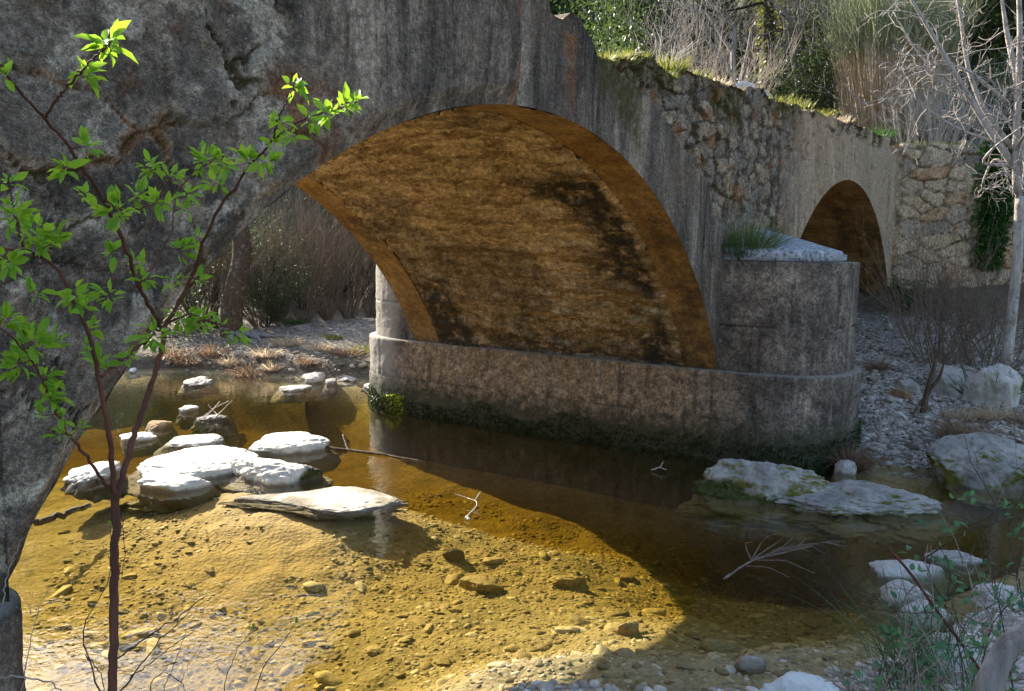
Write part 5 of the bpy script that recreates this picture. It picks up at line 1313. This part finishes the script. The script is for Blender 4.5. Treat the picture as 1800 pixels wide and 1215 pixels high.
bare("bare_twig", [([(190, 1260), (160, 1170), (140, 1110), (152, 1078), (185, 1045), (200, 980), (196, 930)], .0024, .0009), ([(150, 1150), (180, 1190), (184, 1230)], .0014, .001)], DK, "crooked dark twig curling round the left of the sapling trunk", 2.2)
bare("bare_twig", [([(30, 1260), (55, 1120), (62, 1075), (90, 1030)], .0018, .0007), ([(58, 1090), (48, 1060)], .001, .0006)], TWG, "grey bare twig in front of the abutment plinth", 2.1)
bare("bare_twig", [([(-10, 1190), (60, 1190), (100, 1205), (120, 1240)], .0024, .001)], TWG, "arched grey twig crossing the bottom left corner", 2.0)
bare("bare_twig", [([(5, 1060), (14, 1000), (28, 970), (40, 945)], .0016, .0007), ([(14, 1000), (2, 985)], .001, .0006)], TWG, "small forked grey twig at the left edge against the arch", 2.2)
bare("bare_twig", [([(262, 1240), (268, 1190), (290, 1180), (320, 1200), (340, 1235)], .0016, .0009), ([(280, 1230), (310, 1160), (325, 1110)], .0014, .0006), ([(300, 1240), (330, 1170), (360, 1125)], .0012, .0006)], DK, "looping thin twigs at the bottom edge right of the sapling", 2.3)
bare("bare_twig", [([(212, 900), (220, 960), (216, 1010), (205, 1040)], .0014, .0007), ([(205, 1000), (180, 960)], .001, .0006)], DK, "tiny curled twig hanging right of the sapling fork", 2.36)

# ------------------------------------------------------------------ lower right corner: rushes, brambles and a thick branch
B0, _ = hit(1640, 1205); mb = MB(); n = 190
B = B0 + np.stack([rng.normal(size=n) * .15, rng.normal(size=n) * .15, np.full(n, -.02)], -1)
D = -.9 * np.r_[RH, 0] * rng.uniform(-.35, 1.2, n)[:, None] + np.array([0, 0, 1.0]) + .22 * rng.normal(size=(n, 3))
blades(mb, B, D, rng.uniform(.45, 1.0, n), .0042, .28 * rng.random(n), rng.random(n), 7)
tag(mb.build("rush_clump", M_["rush"], loc=tuple(B[0])), "dark green rushes fanning out over the water at lower right", "rushes")
mb = MB()
ln = smooth_line([at_d(1850, 1085, 2.35), at_d(1790, 1118, 2.3), at_d(1758, 1152, 2.28), at_d(1735, 1215, 2.26), at_d(1720, 1330, 2.26)], 18)
tube(mb, ln, np.linspace(.024, .034, 18) * (1 + .08 * rng.random(18)), 10); tag(mb.build("bent_branch", M_["grey_bark"], loc=tuple(ln[0])), "thick bent grey branch crossing the lower right corner", "branch")
def bramble(lines, d, nl, label, m, lm):
    root = empty("bramble", ptd(lines[0][0], d)[0], label, "bramble"); mb = MB(); pts_all = []
    for pts, r0, r1 in lines:
        ln = smooth_line(ptd(pts, d), 20); tube(mb, ln, np.linspace(r0, r1, 20), 5, cap=False); pts_all.append(ln)
        for k in range(6):
            i = random.randint(4, 19); branchy(mb, ln[i], rng.normal(size=3) + [0, 0, .3], random.uniform(.12, .32), .0018, 1, (1, 3), .8, .05, .4, 3, None, .5, .6, 5, .0008)
    mb.build("stems", m, root); A = np.concatenate(pts_all)
    C = A[rng.integers(0, len(A), nl // 3)]; C = np.repeat(C + rng.normal(size=C.shape) * .05, 3, 0) + rng.normal(size=(nl // 3 * 3, 3)) * .012
    lb = MB(); leaves(lb, C, rng.normal(size=C.shape) + [0, 0, .2], rng.uniform(.018, .034, len(C)), rng.uniform(.014, .026, len(C)), rng.random(len(C)), True); lb.build("foliage", lm, root)
bramble([([(1560, 962), (1600, 1005), (1640, 1065), (1690, 1130), (1745, 1210), (1790, 1290)], .0040, .0055)], 2.7, 24, "red bramble cane slanting down to the lower right corner", M_["red_bark"], M_["bramble"])
bramble([([(1800, 1330), (1760, 1080), (1740, 980), (1710, 900)], .003, .001), ([(1820, 1200), (1790, 1010), (1770, 930), (1780, 880)], .003, .001), ([(1700, 1300), (1690, 1150), (1660, 1060), (1630, 1010)], .003, .001), ([(1620, 985), (1680, 945), (1730, 915), (1760, 890)], .003, .001), ([(1600, 1300), (1610, 1150), (1590, 1090), (1560, 1060)], .002, .001), ([(1680, 1330), (1720, 1200), (1740, 1100), (1790, 1040)], .003, .001)], 2.9, 240, "tangle of bramble stems with small bluish leaves at the right edge", M_["dark_twig"], M_["bramble"])
bramble([([(1540, 1300), (1560, 1190), (1590, 1130), (1610, 1060)], .002, .001), ([(1640, 1300), (1650, 1180), (1640, 1130), (1660, 1080)], .002, .001), ([(1720, 1300), (1700, 1160), (1720, 1060), (1700, 1000)], .0022, .001), ([(1780, 1300), (1760, 1150), (1780, 1050), (1800, 980)], .0022, .001)], 2.6, 200, "low leafy brambles between the rushes and the thick bent branch", M_["twig"], M_["bramble"])
bramble([([(1725, 880), (1722, 850), (1715, 820), (1712, 800)], .005, .003), ([(1722, 850), (1732, 830), (1728, 812)], .004, .002), ([(1722, 862), (1708, 846)], .003, .002)], 6.6, 0, "small bleached upright sprig in front of the large right-edge boulder", M_["pale_twig"], M_["bramble"]) if False else None
stems_bush("dry_weed", at_d(1690, 1330, 2.8), 14, .27, .0022, M_["twig"], "dry straw-coloured weed stalks behind the thick bent branch", .7, "weed", 2, None, (2, 4), (-.1, 0), .6, .55, .15)
